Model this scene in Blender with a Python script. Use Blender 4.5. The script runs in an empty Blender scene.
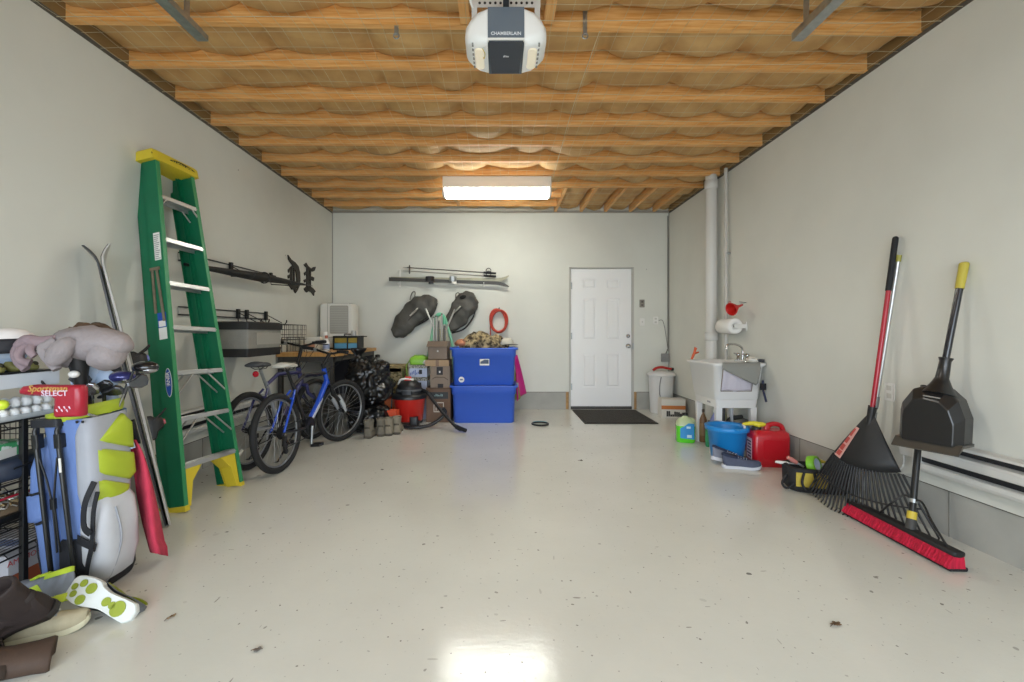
import bpy, bmesh, math, random
from mathutils import Vector as V, Matrix as MX, Euler, noise as NZ
random.seed(7)
PI = math.pi
R = math.radians
SC = bpy.context.scene
COL = SC.collection
# ---------------------------------------------------------------- camera
cam_d = bpy.data.cameras.new('camera'); cam = bpy.data.objects.new('camera', cam_d); COL.objects.link(cam)
cam.location = (0, 0, 1.15); cam.rotation_euler = (PI/2, 0, 0)
cam_d.sensor_width = 36; cam_d.lens = 440/1024*36
cam_d.shift_x = 12/1024; cam_d.shift_y = -9/1024
cam_d.clip_start = .05; cam_d.clip_end = 200
SC.camera = cam
# ---------------------------------------------------------------- world, exposure
w = bpy.data.worlds.new('daylight'); SC.world = w; w.use_nodes = True
wn = w.node_tree
bg = wn.nodes['Background']; bg.inputs['Color'].default_value = (.80, .90, 1, 1); bg.inputs['Strength'].default_value = 7.6
vs = SC.view_settings
vs.view_transform = 'Standard'; vs.look = 'None'; vs.gamma = 1; vs.use_curve_mapping = False
vs.exposure = 0.0
LAMP = 33.0            # radiance of the fluorescent lens
BULB = 22.0            # watts of each opener bulb
# sampling guide for the daylight coming through the open garage doorway
pl = bpy.data.lights.new('doorway_portal', 'AREA'); pl.shape = 'RECTANGLE'; pl.size = 4.4; pl.size_y = 2.35
pl.cycles.is_portal = True
po = bpy.data.objects.new('doorway_portal', pl); COL.objects.link(po); po.location = (0, -1.55, 1.18); po.rotation_euler = (PI/2, 0, 0)

# ---------------------------------------------------------------- helpers
def at(px, py, Y):
    return V(((px-500)*Y/440, Y, 1.15-(py-332)*Y/440))
def lin(c):
    if isinstance(c, str):
        c = [int(c[i:i+2], 16)/255 for i in (0, 2, 4)]
        c = [x/12.92 if x <= .04045 else ((x+.055)/1.055)**2.4 for x in c]
    return (c[0], c[1], c[2], 1)
MC = {}
def mat(name, col='808080', rough=.5, metal=0, var=0, vs=6, bump=0, bs=60, col2=None, stretch=None, emit=0, trans=0, alpha=1, coat=0, det=4, spec=.5, sharp=None):
    if name in MC: return MC[name]
    m = bpy.data.materials.new(name); m.use_nodes = True; MC[name] = m
    nt = m.node_tree; b = nt.nodes['Principled BSDF']; L = nt.links
    c = lin(col); b.inputs['Base Color'].default_value = c
    b.inputs['Roughness'].default_value = rough; b.inputs['Metallic'].default_value = metal
    b.inputs['Specular IOR Level'].default_value = spec
    if coat: b.inputs['Coat Weight'].default_value = coat; b.inputs['Coat Roughness'].default_value = .15
    if trans: b.inputs['Transmission Weight'].default_value = trans
    if alpha < 1: b.inputs['Alpha'].default_value = alpha
    if emit: b.inputs['Emission Color'].default_value = c; b.inputs['Emission Strength'].default_value = emit
    tc = None
    def coords():
        t = nt.nodes.new('ShaderNodeTexCoord'); mp = nt.nodes.new('ShaderNodeMapping'); L.new(t.outputs['Object'], mp.inputs[0])
        if stretch: mp.inputs['Scale'].default_value = stretch
        return mp.outputs[0]
    if var or col2:
        tc = coords(); n = nt.nodes.new('ShaderNodeTexNoise'); n.inputs['Scale'].default_value = vs; n.inputs['Detail'].default_value = det
        L.new(tc, n.inputs['Vector'])
        r = nt.nodes.new('ShaderNodeValToRGB'); L.new(n.outputs[0], r.inputs[0]); L.new(r.outputs[0], b.inputs['Base Color'])
        lo, hi = sharp or (.32, .68)
        r.color_ramp.elements[0].position = lo; r.color_ramp.elements[1].position = hi
        if col2:
            r.color_ramp.elements[0].color = c; r.color_ramp.elements[1].color = lin(col2)
        else:
            r.color_ramp.elements[0].color = tuple(x*(1-var) for x in c[:3])+(1,)
            r.color_ramp.elements[1].color = tuple(min(1, x*(1+var)) for x in c[:3])+(1,)
    if bump:
        tc = tc or coords(); n2 = nt.nodes.new('ShaderNodeTexNoise'); n2.inputs['Scale'].default_value = bs; n2.inputs['Detail'].default_value = 4
        L.new(tc, n2.inputs['Vector']); bp = nt.nodes.new('ShaderNodeBump'); bp.inputs['Strength'].default_value = bump
        bp.inputs['Distance'].default_value = .01
        L.new(n2.outputs[0], bp.inputs['Height']); L.new(bp.outputs[0], b.inputs['Normal'])
    return m
def frame_for(d):
    d = V(d).normalized(); up = V((0, 0, 1)) if abs(d.z) < .9 else V((1, 0, 0))
    a = d.cross(up).normalized(); return a, d.cross(a).normalized()
class MB:
    def __init__(s): s.v = []; s.f = []; s.mi = []; s.sm = []; s.cur = 0; s.M = MX()
    def add(s, vs, fs, smooth=False):
        b = len(s.v)
        for p in vs: s.v.append(s.M @ V(p))
        for f in fs: s.f.append([b+i for i in f]); s.mi.append(s.cur); s.sm.append(smooth)
        return s
    def box(s, c, d, rot=None):
        c = V(c); h = V(d)/2; q = []
        for x in (-1, 1):
            for y in (-1, 1):
                for z in (-1, 1):
                    p = V((x*h.x, y*h.y, z*h.z)); q.append(c+(rot @ p if rot else p))
        return s.add(q, [(0, 1, 3, 2), (4, 6, 7, 5), (0, 4, 5, 1), (2, 3, 7, 6), (0, 2, 6, 4), (1, 5, 7, 3)])
    def span(s, a, b):
        a, b = V(a), V(b); return s.box((a+b)/2, (abs(b.x-a.x), abs(b.y-a.y), abs(b.z-a.z)))
    def loft(s, rings, caps=True, closed=True, smooth=True, loop=False):
        n = len(rings[0]); vs = [p for r in rings for p in r]; fs = []
        m = len(rings)
        for i in range(m if loop else m-1):
            i2 = (i+1) % m
            for j in range(n if closed else n-1):
                k = (j+1) % n; fs.append((i*n+j, i*n+k, i2*n+k, i2*n+j))
        s.add(vs, fs, smooth)
        if caps and closed and not loop:
            s.add(rings[0], [tuple(range(n))[::-1]]); s.add(rings[-1], [tuple(range(n))])
        return s
    def tube(s, pts, r, n=8, closed=False, caps=True):
        pts = [V(p) for p in pts]; N = len(pts); rings = []; a = None
        for i, p in enumerate(pts):
            if closed: d = pts[(i+1) % N]-pts[i-1]
            else: d = pts[min(i+1, N-1)]-pts[max(i-1, 0)]
            if d.length < 1e-9: d = V((0, 0, 1))
            d.normalize()
            if a is None: a, _ = frame_for(d)
            a = (a-d*a.dot(d)); a = a.normalized() if a.length > 1e-6 else frame_for(d)[0]
            b = d.cross(a); rr = r[i] if isinstance(r, (list, tuple)) else r
            rings.append([p+(a*math.cos(2*PI*k/n)+b*math.sin(2*PI*k/n))*rr for k in range(n)])
        return s.loft(rings, caps=caps, loop=closed)
    def cyl(s, p0, p1, r0, r1=None, n=16, caps=True):
        return s.tube([p0, p1], [r0, r0 if r1 is None else r1], n, caps=caps)
    def lathe(s, prof, c=(0, 0, 0), ax=None, n=24, caps=True):
        ax = ax or MX(); c = V(c)
        rings = [[c+ax @ V((r*math.cos(2*PI*k/n), r*math.sin(2*PI*k/n), z)) for k in range(n)] for r, z in prof]
        return s.loft(rings, caps=caps)
    def ell(s, c, rad, rot=None, nu=16, nv=10):
        c = V(c); rings = []
        for i in range(nv+1):
            t = -PI/2+PI*i/nv; t = max(-PI/2+.02, min(PI/2-.02, t))
            ring = []
            for j in range(nu):
                u = 2*PI*j/nu
                p = V((rad[0]*math.cos(t)*math.cos(u), rad[1]*math.cos(t)*math.sin(u), rad[2]*math.sin(t)))
                ring.append(c+(rot @ p if rot else p))
            rings.append(ring)
        return s.loft(rings)
    def prism(s, pts, f0, f1, smooth=False):
        """pts 2-D outline; f0/f1 map (u,v) to the two end faces"""
        return s.loft([[V(f0(*p)) for p in pts], [V(f1(*p)) for p in pts]], smooth=smooth)
    def torus(s, c, R_, r, ax=None, n=28, m=8, a0=0, a1=2*PI):
        ax = ax or MX(); c = V(c); full = abs(a1-a0-2*PI) < 1e-6
        pts = [c+ax @ V((R_*math.cos(a0+(a1-a0)*k/n), R_*math.sin(a0+(a1-a0)*k/n), 0)) for k in range(n if full else n+1)]
        return s.tube(pts, r, m, closed=full)
    def grid(s, nu, nv, fn, smooth=True):
        vs = [fn(i/nu, j/nv) for i in range(nu+1) for j in range(nv+1)]
        return s.add(vs, [(i*(nv+1)+j, (i+1)*(nv+1)+j, (i+1)*(nv+1)+j+1, i*(nv+1)+j+1) for i in range(nu) for j in range(nv)], smooth)
    def rrect_loft(s, secs, k=4, n=4, caps=True, smooth=True):
        """secs: list of (centre, half_a, half_b, radius, A, B) rounded rectangles"""
        rings = []
        for c, ha, hb, rr, A, B in secs:
            c, A, B = V(c), V(A), V(B); rr = min(rr, ha, hb); ring = []
            for (sx, sy, st) in ((1, 1, 0), (-1, 1, PI/2), (-1, -1, PI), (1, -1, 1.5*PI)):
                for q in range(n+1):
                    t = st+PI/2*q/n
                    ring.append(c+A*(sx*(ha-rr)+rr*math.cos(t))+B*(sy*(hb-rr)+rr*math.sin(t)))
            rings.append(ring)
        return s.loft(rings, caps=caps, smooth=smooth)
    def deform(s, fn): s.v = [V(fn(p)) for p in s.v]; return s
    def jitter(s, amp, scale):
        return s.deform(lambda p: p+NZ.noise_vector(p*scale)*amp)
    def build(s, name, mats, parent=None, loc=None, rot=None, bevel=0, solid=0, subd=0, seg=2):
        me = bpy.data.meshes.new(name); me.from_pydata([tuple(p) for p in s.v], [], s.f)
        if not isinstance(mats, (list, tuple)): mats = [mats]
        for m in mats: me.materials.append(m)
        me.polygons.foreach_set('material_index', s.mi); me.polygons.foreach_set('use_smooth', s.sm)
        bm = bmesh.new(); bm.from_mesh(me); bmesh.ops.recalc_face_normals(bm, faces=bm.faces); bm.to_mesh(me); bm.free()
        me.update()
        o = bpy.data.objects.new(name, me); COL.objects.link(o)
        if parent: o.parent = parent
        if loc is not None: o.location = loc
        if rot is not None: o.rotation_euler = rot
        if solid: md = o.modifiers.new('s', 'SOLIDIFY'); md.thickness = solid; md.offset = 0
        if bevel: md = o.modifiers.new('b', 'BEVEL'); md.width = bevel; md.segments = seg; md.limit_method = 'ANGLE'; md.angle_limit = R(40)
        if subd: md = o.modifiers.new('u', 'SUBSURF'); md.levels = subd; md.render_levels = subd
        return o
def tag(o, label, cat, group=None):
    o['label'] = label; o['category'] = cat
    if group: o['group'] = group
    return o
def thing(name, label, cat, loc=(0, 0, 0), rz=0, group=None, rot=None):
    o = bpy.data.objects.new(name, None); COL.objects.link(o); o.empty_display_size = .05
    o.location = loc; o.rotation_euler = rot or (0, 0, rz)
    return tag(o, label, cat, group)
def struct(o): o['kind'] = 'structure'; return o
def dup(root, loc, rot=None, label=None, scale=None):
    r = root.copy(); COL.objects.link(r); r.location = loc
    if rot is not None: r.rotation_euler = rot
    if label: r['label'] = label
    if scale: r.scale = scale
    for ch in list(root.children):
        c = ch.copy(); COL.objects.link(c); c.parent = r
        for g in list(ch.children):
            d = g.copy(); COL.objects.link(d); d.parent = c
    return r
def lettering(name, text, m, size, parent, loc, rot, ext=.0006, bold=0, sx=1, shear=0):
    cu = bpy.data.curves.new(name, 'FONT'); cu.body = text; cu.size = size; cu.extrude = ext; cu.align_x = 'CENTER'; cu.align_y = 'CENTER'
    cu.offset = bold; cu.resolution_u = 2; cu.shear = shear
    t = bpy.data.objects.new(name, cu); COL.objects.link(t)
    me = bpy.data.meshes.new_from_object(t.evaluated_get(bpy.context.evaluated_depsgraph_get()))
    bpy.data.objects.remove(t)
    me.materials.append(m) if not me.materials else me.materials.__setitem__(0, m)
    o = bpy.data.objects.new(name, me); COL.objects.link(o); o.parent = parent; o.location = loc; o.rotation_euler = rot; o.scale = (sx, 1, 1)
    return o
def rotm(x=0, y=0, z=0): return Euler((R(x), R(y), R(z))).to_matrix()
def ax4(x=0, y=0, z=0): return rotm(x, y, z)
def bez(pts, n=8):
    """Catmull-Rom through points"""
    P = [V(p) for p in pts]; out = []
    for i in range(len(P)-1):
        a = P[max(i-1, 0)]; b = P[i]; c = P[i+1]; d = P[min(i+2, len(P)-1)]
        for k in range(n):
            t = k/n
            out.append(.5*((2*b)+(c-a)*t+(2*a-5*b+4*c-d)*t*t+(3*b-a-3*c+d)*t**3))
    out.append(P[-1]); return out

# ---------------------------------------------------------------- common materials
BLK = mat('black_plastic', '141414', .45); BLKM = mat('black_satin_metal', '181818', .35, spec=.5)
WHT = mat('white_plastic', 'e8e6e0', .4); GAL = mat('galvanised_steel', 'a9adad', .38, .85, var=.12, vs=30)
CHR = mat('chrome', 'c8c8c8', .18, 1); ALU = mat('aluminium', 'c4c5c4', .35, .8); RUB = mat('rubber', '1b1b1c', .75, bump=.15, bs=200)
YEL = mat('yellow_plastic', 'd8c132', .5); PAPER = mat('white_paper', 'e4e2dc', .8); INK = mat('dark_ink', '222228', .7)
# ================================================================ the room
XL, XR, YB, YF, ZC = -2.49, 2.51, 6.53, -1.55, 2.93
def wall_mat():
    m = mat('painted_drywall', 'd3d3c9', .62, bump=.06, bs=9)
    nt = m.node_tree; L = nt.links; b = nt.nodes['Principled BSDF']
    t = nt.nodes.new('ShaderNodeTexCoord'); n = nt.nodes.new('ShaderNodeTexNoise'); n.inputs['Scale'].default_value = 1.3; n.inputs['Detail'].default_value = 5
    L.new(t.outputs['Object'], n.inputs['Vector']); r = nt.nodes.new('ShaderNodeValToRGB'); L.new(n.outputs[0], r.inputs[0])
    r.color_ramp.elements[0].position = .3; r.color_ramp.elements[0].color = lin('d1d1c8'); r.color_ramp.elements[1].position = .6; r.color_ramp.elements[1].color = lin('d9d9d0')
    # scattered nail holes
    v = nt.nodes.new('ShaderNodeTexVoronoi'); v.inputs['Scale'].default_value = 2.6; L.new(t.outputs['Object'], v.inputs['Vector'])
    lt = nt.nodes.new('ShaderNodeMath'); lt.operation = 'LESS_THAN'; lt.inputs[1].default_value = .018; L.new(v.outputs['Distance'], lt.inputs[0])
    mx = nt.nodes.new('ShaderNodeMix'); mx.data_type = 'RGBA'; L.new(lt.outputs[0], mx.inputs[0]); L.new(r.outputs[0], mx.inputs[6]); mx.inputs[7].default_value = lin('8d8a84')
    L.new(mx.outputs[2], b.inputs['Base Color']); return m
def floor_mat():
    m = mat('epoxy_floor', 'cfccc4', .2, spec=.5)
    nt = m.node_tree; L = nt.links; b = nt.nodes['Principled BSDF']
    t = nt.nodes.new('ShaderNodeTexCoord')
    def noise(s, d=5, rough=.6):
        n = nt.nodes.new('ShaderNodeTexNoise'); n.inputs['Scale'].default_value = s; n.inputs['Detail'].default_value = d; n.inputs['Roughness'].default_value = rough
        L.new(t.outputs['Object'], n.inputs['Vector']); return n.outputs[0]
    def ramp(src, p0, c0, p1, c1):
        r = nt.nodes.new('ShaderNodeValToRGB'); L.new(src, r.inputs[0]); e = r.color_ramp.elements
        e[0].position = p0; e[0].color = lin(c0) if isinstance(c0, str) else (c0,)*3+(1,); e[1].position = p1; e[1].color = lin(c1) if isinstance(c1, str) else (c1,)*3+(1,)
        return r.outputs[0]
    base = ramp(noise(1.1), .3, 'cfcec5', .7, 'd9d8cf')
    def mixc(f, a, col):
        mx = nt.nodes.new('ShaderNodeMix'); mx.data_type = 'RGBA'; L.new(f, mx.inputs[0]); L.new(a, mx.inputs[6]); mx.inputs[7].default_value = lin(col); return mx.outputs[2]
    # grit, crumbs and short scuffs: each cell of a Voronoi pattern carries one speck of its own random size
    def specks(scale, size, power, stretch=None, rz=0):
        mp = nt.nodes.new('ShaderNodeMapping'); L.new(t.outputs['Object'], mp.inputs[0]); mp.inputs['Rotation'].default_value = (0, 0, rz)
        mp.inputs['Scale'].default_value = stretch or (1, 1, 0)
        nz = nt.nodes.new('ShaderNodeTexNoise'); nz.inputs['Scale'].default_value = scale*2.5; L.new(mp.outputs[0], nz.inputs['Vector'])
        va = nt.nodes.new('ShaderNodeVectorMath'); va.operation = 'MULTIPLY_ADD'; va.inputs[1].default_value = (.25/scale, .25/scale, 0); L.new(nz.outputs['Color'], va.inputs[0]); L.new(mp.outputs[0], va.inputs[2])
        v = nt.nodes.new('ShaderNodeTexVoronoi'); v.voronoi_dimensions = '2D'; v.inputs['Scale'].default_value = scale; L.new(va.outputs[0], v.inputs['Vector'])
        sx = nt.nodes.new('ShaderNodeSeparateColor'); L.new(v.outputs['Color'], sx.inputs[0])
        pw = nt.nodes.new('ShaderNodeMath'); pw.operation = 'POWER'; pw.inputs[1].default_value = power; L.new(sx.outputs[0], pw.inputs[0])
        ml = nt.nodes.new('ShaderNodeMath'); ml.operation = 'MULTIPLY'; ml.inputs[1].default_value = size; L.new(pw.outputs[0], ml.inputs[0])
        lt = nt.nodes.new('ShaderNodeMath'); lt.operation = 'LESS_THAN'; L.new(v.outputs['Distance'], lt.inputs[0]); L.new(ml.outputs[0], lt.inputs[1])
        m2 = nt.nodes.new('ShaderNodeMath'); m2.operation = 'MULTIPLY'; L.new(lt.outputs[0], m2.inputs[0]); L.new(sx.outputs[1], m2.inputs[1]); return m2.outputs[0]
    c = mixc(specks(3.2, .055, 4), base, '55504a')
    c = mixc(specks(9, .075, 4), c, '6a655c')
    c = mixc(specks(24, .10, 5), c, '77726a')
    c = mixc(specks(4.0, .035, 4, (.35, 1.6, 0), .3), c, '8f8a80')
    c = mixc(specks(4.3, .035, 4, (1.9, .4, 0), -.5), c, '8a857c')
    L.new(c, b.inputs['Base Color'])
    b.inputs['Roughness'].default_value = .13
    bp = nt.nodes.new('ShaderNodeBump'); bp.inputs['Strength'].default_value = .16; bp.inputs['Distance'].default_value = .004
    L.new(noise(38, 4), bp.inputs['Height']); L.new(bp.outputs[0], b.inputs['Normal'])
    return m
WALL = wall_mat(); FLOOR = floor_mat()
CONC = mat('grey_concrete', 'a7a69f', .8, var=.08, vs=3.5, bump=.12, bs=25)
WOOD = mat('pine_framing', 'd99548', .55, col2='eebb78', vs=3.2, stretch=(1.2, 26, 26), bump=.08, bs=30, det=6)
KRAFT = mat('kraft_paper', 'b98d56', .66, col2='d0a76c', vs=4.5, bump=.35, bs=16, det=6)
struct(MB().span((XL-.2, YF-.1, -.12), (XR+.2, YB+.3, 0)).build('floor', FLOOR))
struct(MB().span((-7, -12, -.16), (7, YF-.1, -.04)).build('trim_1', mat('driveway_concrete', '9c9a94', .85, var=.1, vs=2, bump=.1)))
STEM = .262
def side_wall(name, x, s):
    o = struct(MB().span((x, YF-.1, STEM), (x+s*.15, YB+.15, 3.3)).build(name, WALL))
    m = MB().span((x+s*.012, YF-.1, 0), (x+s*.15, YB+.15, STEM+.02)).build('stem_wall', CONC, o)
    # form-board joints in the concrete and the dark gap under the drywall
    j = MB()
    for y in (1.9, 2.47, 3.05, 3.7, 4.9): j.span((x+s*.0095, y-.0015, .0), (x+s*.013, y+.0015, STEM-.01))
    j.build('formwork_joint', mat('joint_dark', '77756e', .9), o)
    MB().span((x+s*.004, YF, STEM-.006), (x+s*.02, YB-.002, STEM)).build('drywall_edge_gap', mat('gap_dark', '55524b', .9), o)
    return o
side_wall('wall_left', XL, -1); side_wall('wall_right', XR, 1)
# back wall around the door
DX0, DX1, DZ1 = (571-500)*YB/440, (632-500)*YB/440, 1.15+(332-268.5)*YB/440
bw = MB()
bw.span((XL-.1, YB, STEM), (DX0-.03, YB+.15, 3.3)).span((DX1+.03, YB, STEM), (XR+.1, YB+.15, 3.3)).span((DX0-.03, YB, DZ1+.02), (DX1+.03, YB+.15, 3.3))
wb = struct(bw.build('wall_back', WALL))
c = MB(); c.span((XL-.1, YB+.012, 0), (DX0-.075, YB+.15, STEM+.02)).span((DX1+.075, YB+.012, 0), (XR+.1, YB+.15, STEM+.02)); c.build('stem_wall', CONC, wb)
c = MB(); c.span((XL, YB+.004, STEM-.006), (DX0-.07, YB+.02, STEM)).span((DX1+.07, YB+.004, STEM-.006), (XR, YB+.02, STEM)); c.build('drywall_edge_gap', MC['gap_dark'], wb)
RAW = mat('raw_stud', 'b08a5c', .8, var=.15, vs=20)
for x0, x1 in ((DX0-.075, DX0-.032), (DX1+.032, DX1+.075)):
    MB().span((x0, YB+.03, 0), (x1, YB+.12, STEM+.02)).build('bare_stud', RAW, wb)
# front wall with the open garage doorway (behind the camera)
fw = MB(); fw.span((XL-.15, YF-.1, 0), (-2.2, YF, 3.3)).span((2.2, YF-.1, 0), (XR+.15, YF, 3.3)).span((-2.2, YF-.1, 2.35), (2.2, YF, 3.3))
struct(fw.build('wall_front', WALL))
# corner beads and cove strip
TRM = mat('grey_trim', '9a978f', .6)
for k, (a, b) in enumerate((((XL, YB-.006, STEM), (XL+.012, YB, ZC)), ((XR-.012, YB-.006, STEM), (XR, YB, ZC)), ((XL, YB-.014, ZC-.015), (XR, YB, ZC+.02)))):
    struct(MB().span(a, b).build('trim_%d' % (k+2), TRM))
for k, x in ((5, XL), (6, XR)):
    struct(MB().span((x-.006, YF, ZC-.022), (x+.006, YB, ZC+.002)).build('trim_%d' % k, mat('dark_trim', '5b564d', .7)))
# ---- ceiling: deck, joists, kraft-faced batts
deck = struct(MB().span((XL-.15, YF-.1, 3.2), (XR+.15, YB+.15, 3.3)).build('ceiling', mat('deck_board', '8a6a3e', .8)))
def joist(mb, x0, x1, y, sk=0, h=.235):
    n = 10
    rings = []
    for i in range(n+1):
        x = x0+(x1-x0)*i/n; yy = y+sk*(x-x0)/(x1-x0)-sk/2+.004*NZ.noise((x*1.7, y*9, 0)); zz = ZC+.006*NZ.noise((x*.9, y*5, 3))
        rings.append([V((x, yy-.019, zz)), V((x, yy+.019, zz)), V((x, yy+.019, ZC+h)), V((x, yy-.019, ZC+h))])
    mb.loft(rings, smooth=False)
def batt(x0, x1, y0, y1, seed, swap=False, dens=24):
    L = x1-x0; nu = max(16, int(L*dens)); nv = 10
    rnd = random.Random(seed); cuts = [x0]; x = x0
    while x < x1: x += rnd.uniform(.32, .68); cuts.append(min(x, x1))
    amp = [rnd.uniform(.6, 1.25) for _ in cuts]
    def f(u, v):
        x = x0+L*u; i = 0
        while i < len(cuts)-2 and cuts[i+1] < x: i += 1
        t = (x-cuts[i])/max(cuts[i+1]-cuts[i], .02); t = min(max(t, 0), 1)
        b = math.sin(PI*t)**.75
        s = math.sin(PI*v)**.45
        edge = .052*(1-s)*(.55+.9*NZ.noise((x*3.1, seed*7.7, v*.8)))
        z = ZC+.100-.074*amp[i]*b*s-.006*s+edge*.75+.014*NZ.noise((x*7, (y0+v)*7, seed))
        z = max(z, ZC+.014)
        # crumpled seam ridges
        z += .012*math.exp(-((t-.5)*2*.99)**40) if t < .04 or t > .96 else 0
        y = y0+(y1-y0)*v
        return V((y, x, z)) if swap else V((x, y, z))
    o = MB().grid(nu, nv, f).build('insulation_batt', KRAFT, deck, solid=.004)
    return o
JY = [2.58+.405*k for k in range(-10, 10)]
SK = {2.58: .10}
for k, y in enumerate(JY):
    kk = k-10; sk = {0: .10, 1: .055, 2: .03, -1: .12}.get(kk, .015)
    mb = MB(); joist(mb, XL, (.82 if kk >= 8 else XR), y, sk); mb.build('joist', WOOD, deck, bevel=0)
    x1 = XR if kk < 7 else .80
    y1 = y+.405-.022
    if kk == 9: y1 = YB
    batt(XL, x1, y+.022, y1, k+1, dens=26 if kk >= -2 else 8)
# framing turned the other way over the right back corner
J7 = JY[17]
for i, x in enumerate((.82, 1.20, 1.56, 1.93, 2.28)):
    mb = MB(); mb.span((x-.019, J7+.02, ZC), (x+.019, YB, ZC+.2)); mb.build('joist', mat('pine_framing_along', 'd99548', .55, col2='eebb78', vs=3.2, stretch=(26, 1.2, 26), det=6), deck)
    batt(J7+.022, YB, x+.02, (1.18, 1.54, 1.91, 2.26, XR)[i], 60+i, swap=True)
for x, ya, yb, z in ((-.58, 5.85, 6.2, ZC+.0), (.28, 1.6, 2.54, ZC-.002), (-.20, 1.6, 2.54, ZC-.002)):
    MB().span((x-.022 if ya > 2 else x-.028, ya, z), (x+.022 if ya > 2 else x+.028, yb, z+.09)).build('blocking', MC['pine_framing_along'], deck)
for x_, x2_ in ((XL, XL+.012), (XR-.012, XR)):
    MB().span((x_, YF, ZC+.003), (x2_, YB, 3.2)).build('edge_board', mat('edge_kraft', '8f7145', .8), deck)
# ---- string netting stapled below the joists
STR = mat('netting_string', 'c9bd9c', .8)
nm = MB()
rn = random.Random(3)
def zs(x, y):
    return ZC-.010-.018*abs(math.sin((y-2.58)/.405*PI))*(1+.5*NZ.noise((x*2, y*2, 0)))
y = 1.0; i = 0
while y < 6.45:
    r = .0021 if i % 3 == 0 else .0012
    nm.tube([V((x, y+.018*NZ.noise((x*1.3, y*11, 5))+.02*math.sin(x*.8), zs(x, y))) for x in [XL+.02+(XR-XL-.04)*q/40 for q in range(41)]], r, 3); y += .125+rn.uniform(-.02, .02); i += 1
x = XL+.04
while x < XR-.02:
    nm.tube([V((x+.02*NZ.noise((y*1.1, x*9, 2)), y, zs(x, y)+.001)) for y in [1.0+5.4*q/48 for q in range(49)]], .0012, 3); x += .098
net = tag(nm.build('netting', STR), 'pale string netting stretched under the ceiling joists', 'netting'); net['kind'] = 'stuff'
# ---- back door
dr = struct(thing('door_1', 'x', 'x', (DX0, YB+.03, 0)))
for k in ('label', 'category'): del dr[k]
DW = DX1-DX0; DZ0 = .045; DH = DZ1-DZ0
dm = mat('white_door_paint', 'f0efee', .35)
d = MB()
def panelled(mb, W, z0, H, th, panels, y=0):
    """slab whose panels are sunk with a raised field; front face looks towards -y"""
    mb.span((0, y+.019, z0), (W, y+th, z0+H))
    xs = sorted({0, W}|{p[0] for p in panels}|{p[1] for p in panels}); zz = sorted({z0, z0+H}|{p[2] for p in panels}|{p[3] for p in panels})
    for i in range(len(xs)-1):
        for j in range(len(zz)-1):
            cx, cz = (xs[i]+xs[i+1])/2, (zz[j]+zz[j+1])/2
            if not any(p[0] < cx < p[1] and p[2] < cz < p[3] for p in panels): mb.span((xs[i], y, zz[j]), (xs[i+1], y+.020, zz[j+1]))
    for a, b, e, f in panels:
        g, h = .016, .034
        mb.loft([[V((a+q, y+yy, e+q)), V((b-q, y+yy, e+q)), V((b-q, y+yy, f-q)), V((a+q, y+yy, f-q))] for q, yy in ((g, .0195), (h, .005))], smooth=False)
pz = lambda py: 1.15+(332-py)*YB/440
px_ = lambda px: (px-500)*YB/440-DX0
pans = []
for a, b in ((583, 596.5), (607, 620.5)):
    for t, bt in ((278.5, 288.5), (298, 340), (353.5, 387.5)): pans.append((px_(a), px_(b), pz(bt), pz(t)))
panelled(d, DW, DZ0, DH, .044, pans); d.build('door_slab', dm, dr)
j = MB(); j.span((-.03, -.03, 0), (-.003, .12, DZ1+.02)).span((DW+.003, -.03, 0), (DW+.03, .12, DZ1+.02)).span((-.03, -.03, DZ1+.004), (DW+.03, .12, DZ1+.022)); j.build('door_jamb', mat('jamb_grey', 'b8b5ad', .6), dr)
MB().span((-.02, -.012, 0), (DW+.02, .10, .04)).build('threshold', mat('dark_threshold', '3a3836', .5), dr)
for z in (pz(285.5), pz(336), pz(387)):
    h = MB(); h.cyl((-.002, -.004, z-.05), (-.002, -.004, z+.05), .007, n=8).span((-.003, -.001, z-.048), (.022, .0015, z+.048)); h.build('hinge', GAL, dr)
kx = px_(628.5)
k = MB(); k.lathe([(.034, 0), (.034, .006), (.014, .010), (.013, .03), (.029, .04), (.031, .052), (.022, .064), (.004, .067)], (kx, .0, pz(346)), rotm(90)); k.build('door_knob', CHR, dr)
k = MB(); k.lathe([(.030, 0), (.029, .012), (.018, .016), (.016, .024), (.003, .025)], (kx, .0, pz(336)), rotm(90)); k.build('deadbolt', CHR, dr)
# latch plate on the jamb
MB().span((DW+.006, -.034, pz(346)-.05), (DW+.028, -.030, pz(346)+.04)).build('strike_plate', GAL, dr)

# ================================================================ lamps and opener
fl = thing('fluorescent_light', 'lit white wraparound fluorescent fixture under the ceiling joists', 'ceiling light', (-.035, 5.12, 0))
hw = .612
MB().span((-hw-.01, -.10, 2.80), (hw+.01, .10, ZC)).build('housing', WHT, fl, bevel=.006)
lens = MB(); prof = [(-.095, 2.80), (-.092, 2.745), (-.075, 2.722), (.075, 2.722), (.092, 2.745), (.095, 2.80)]
lens.prism(prof, lambda y, z: (-hw+.012, y, z), lambda y, z: (hw-.012, y, z))
LENS = mat('glowing_lens', 'f6f8ee', .5, emit=LAMP); lens.build('lens', LENS, fl)
for s in (-1, 1): MB().prism([(y*1.05, 2.80 if z > 2.79 else z-.003) for y, z in prof], lambda y, z: (s*hw-.012, y, z), lambda y, z: (s*hw+.012, y, z)).build('end_cap', WHT, fl, bevel=.002)

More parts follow.
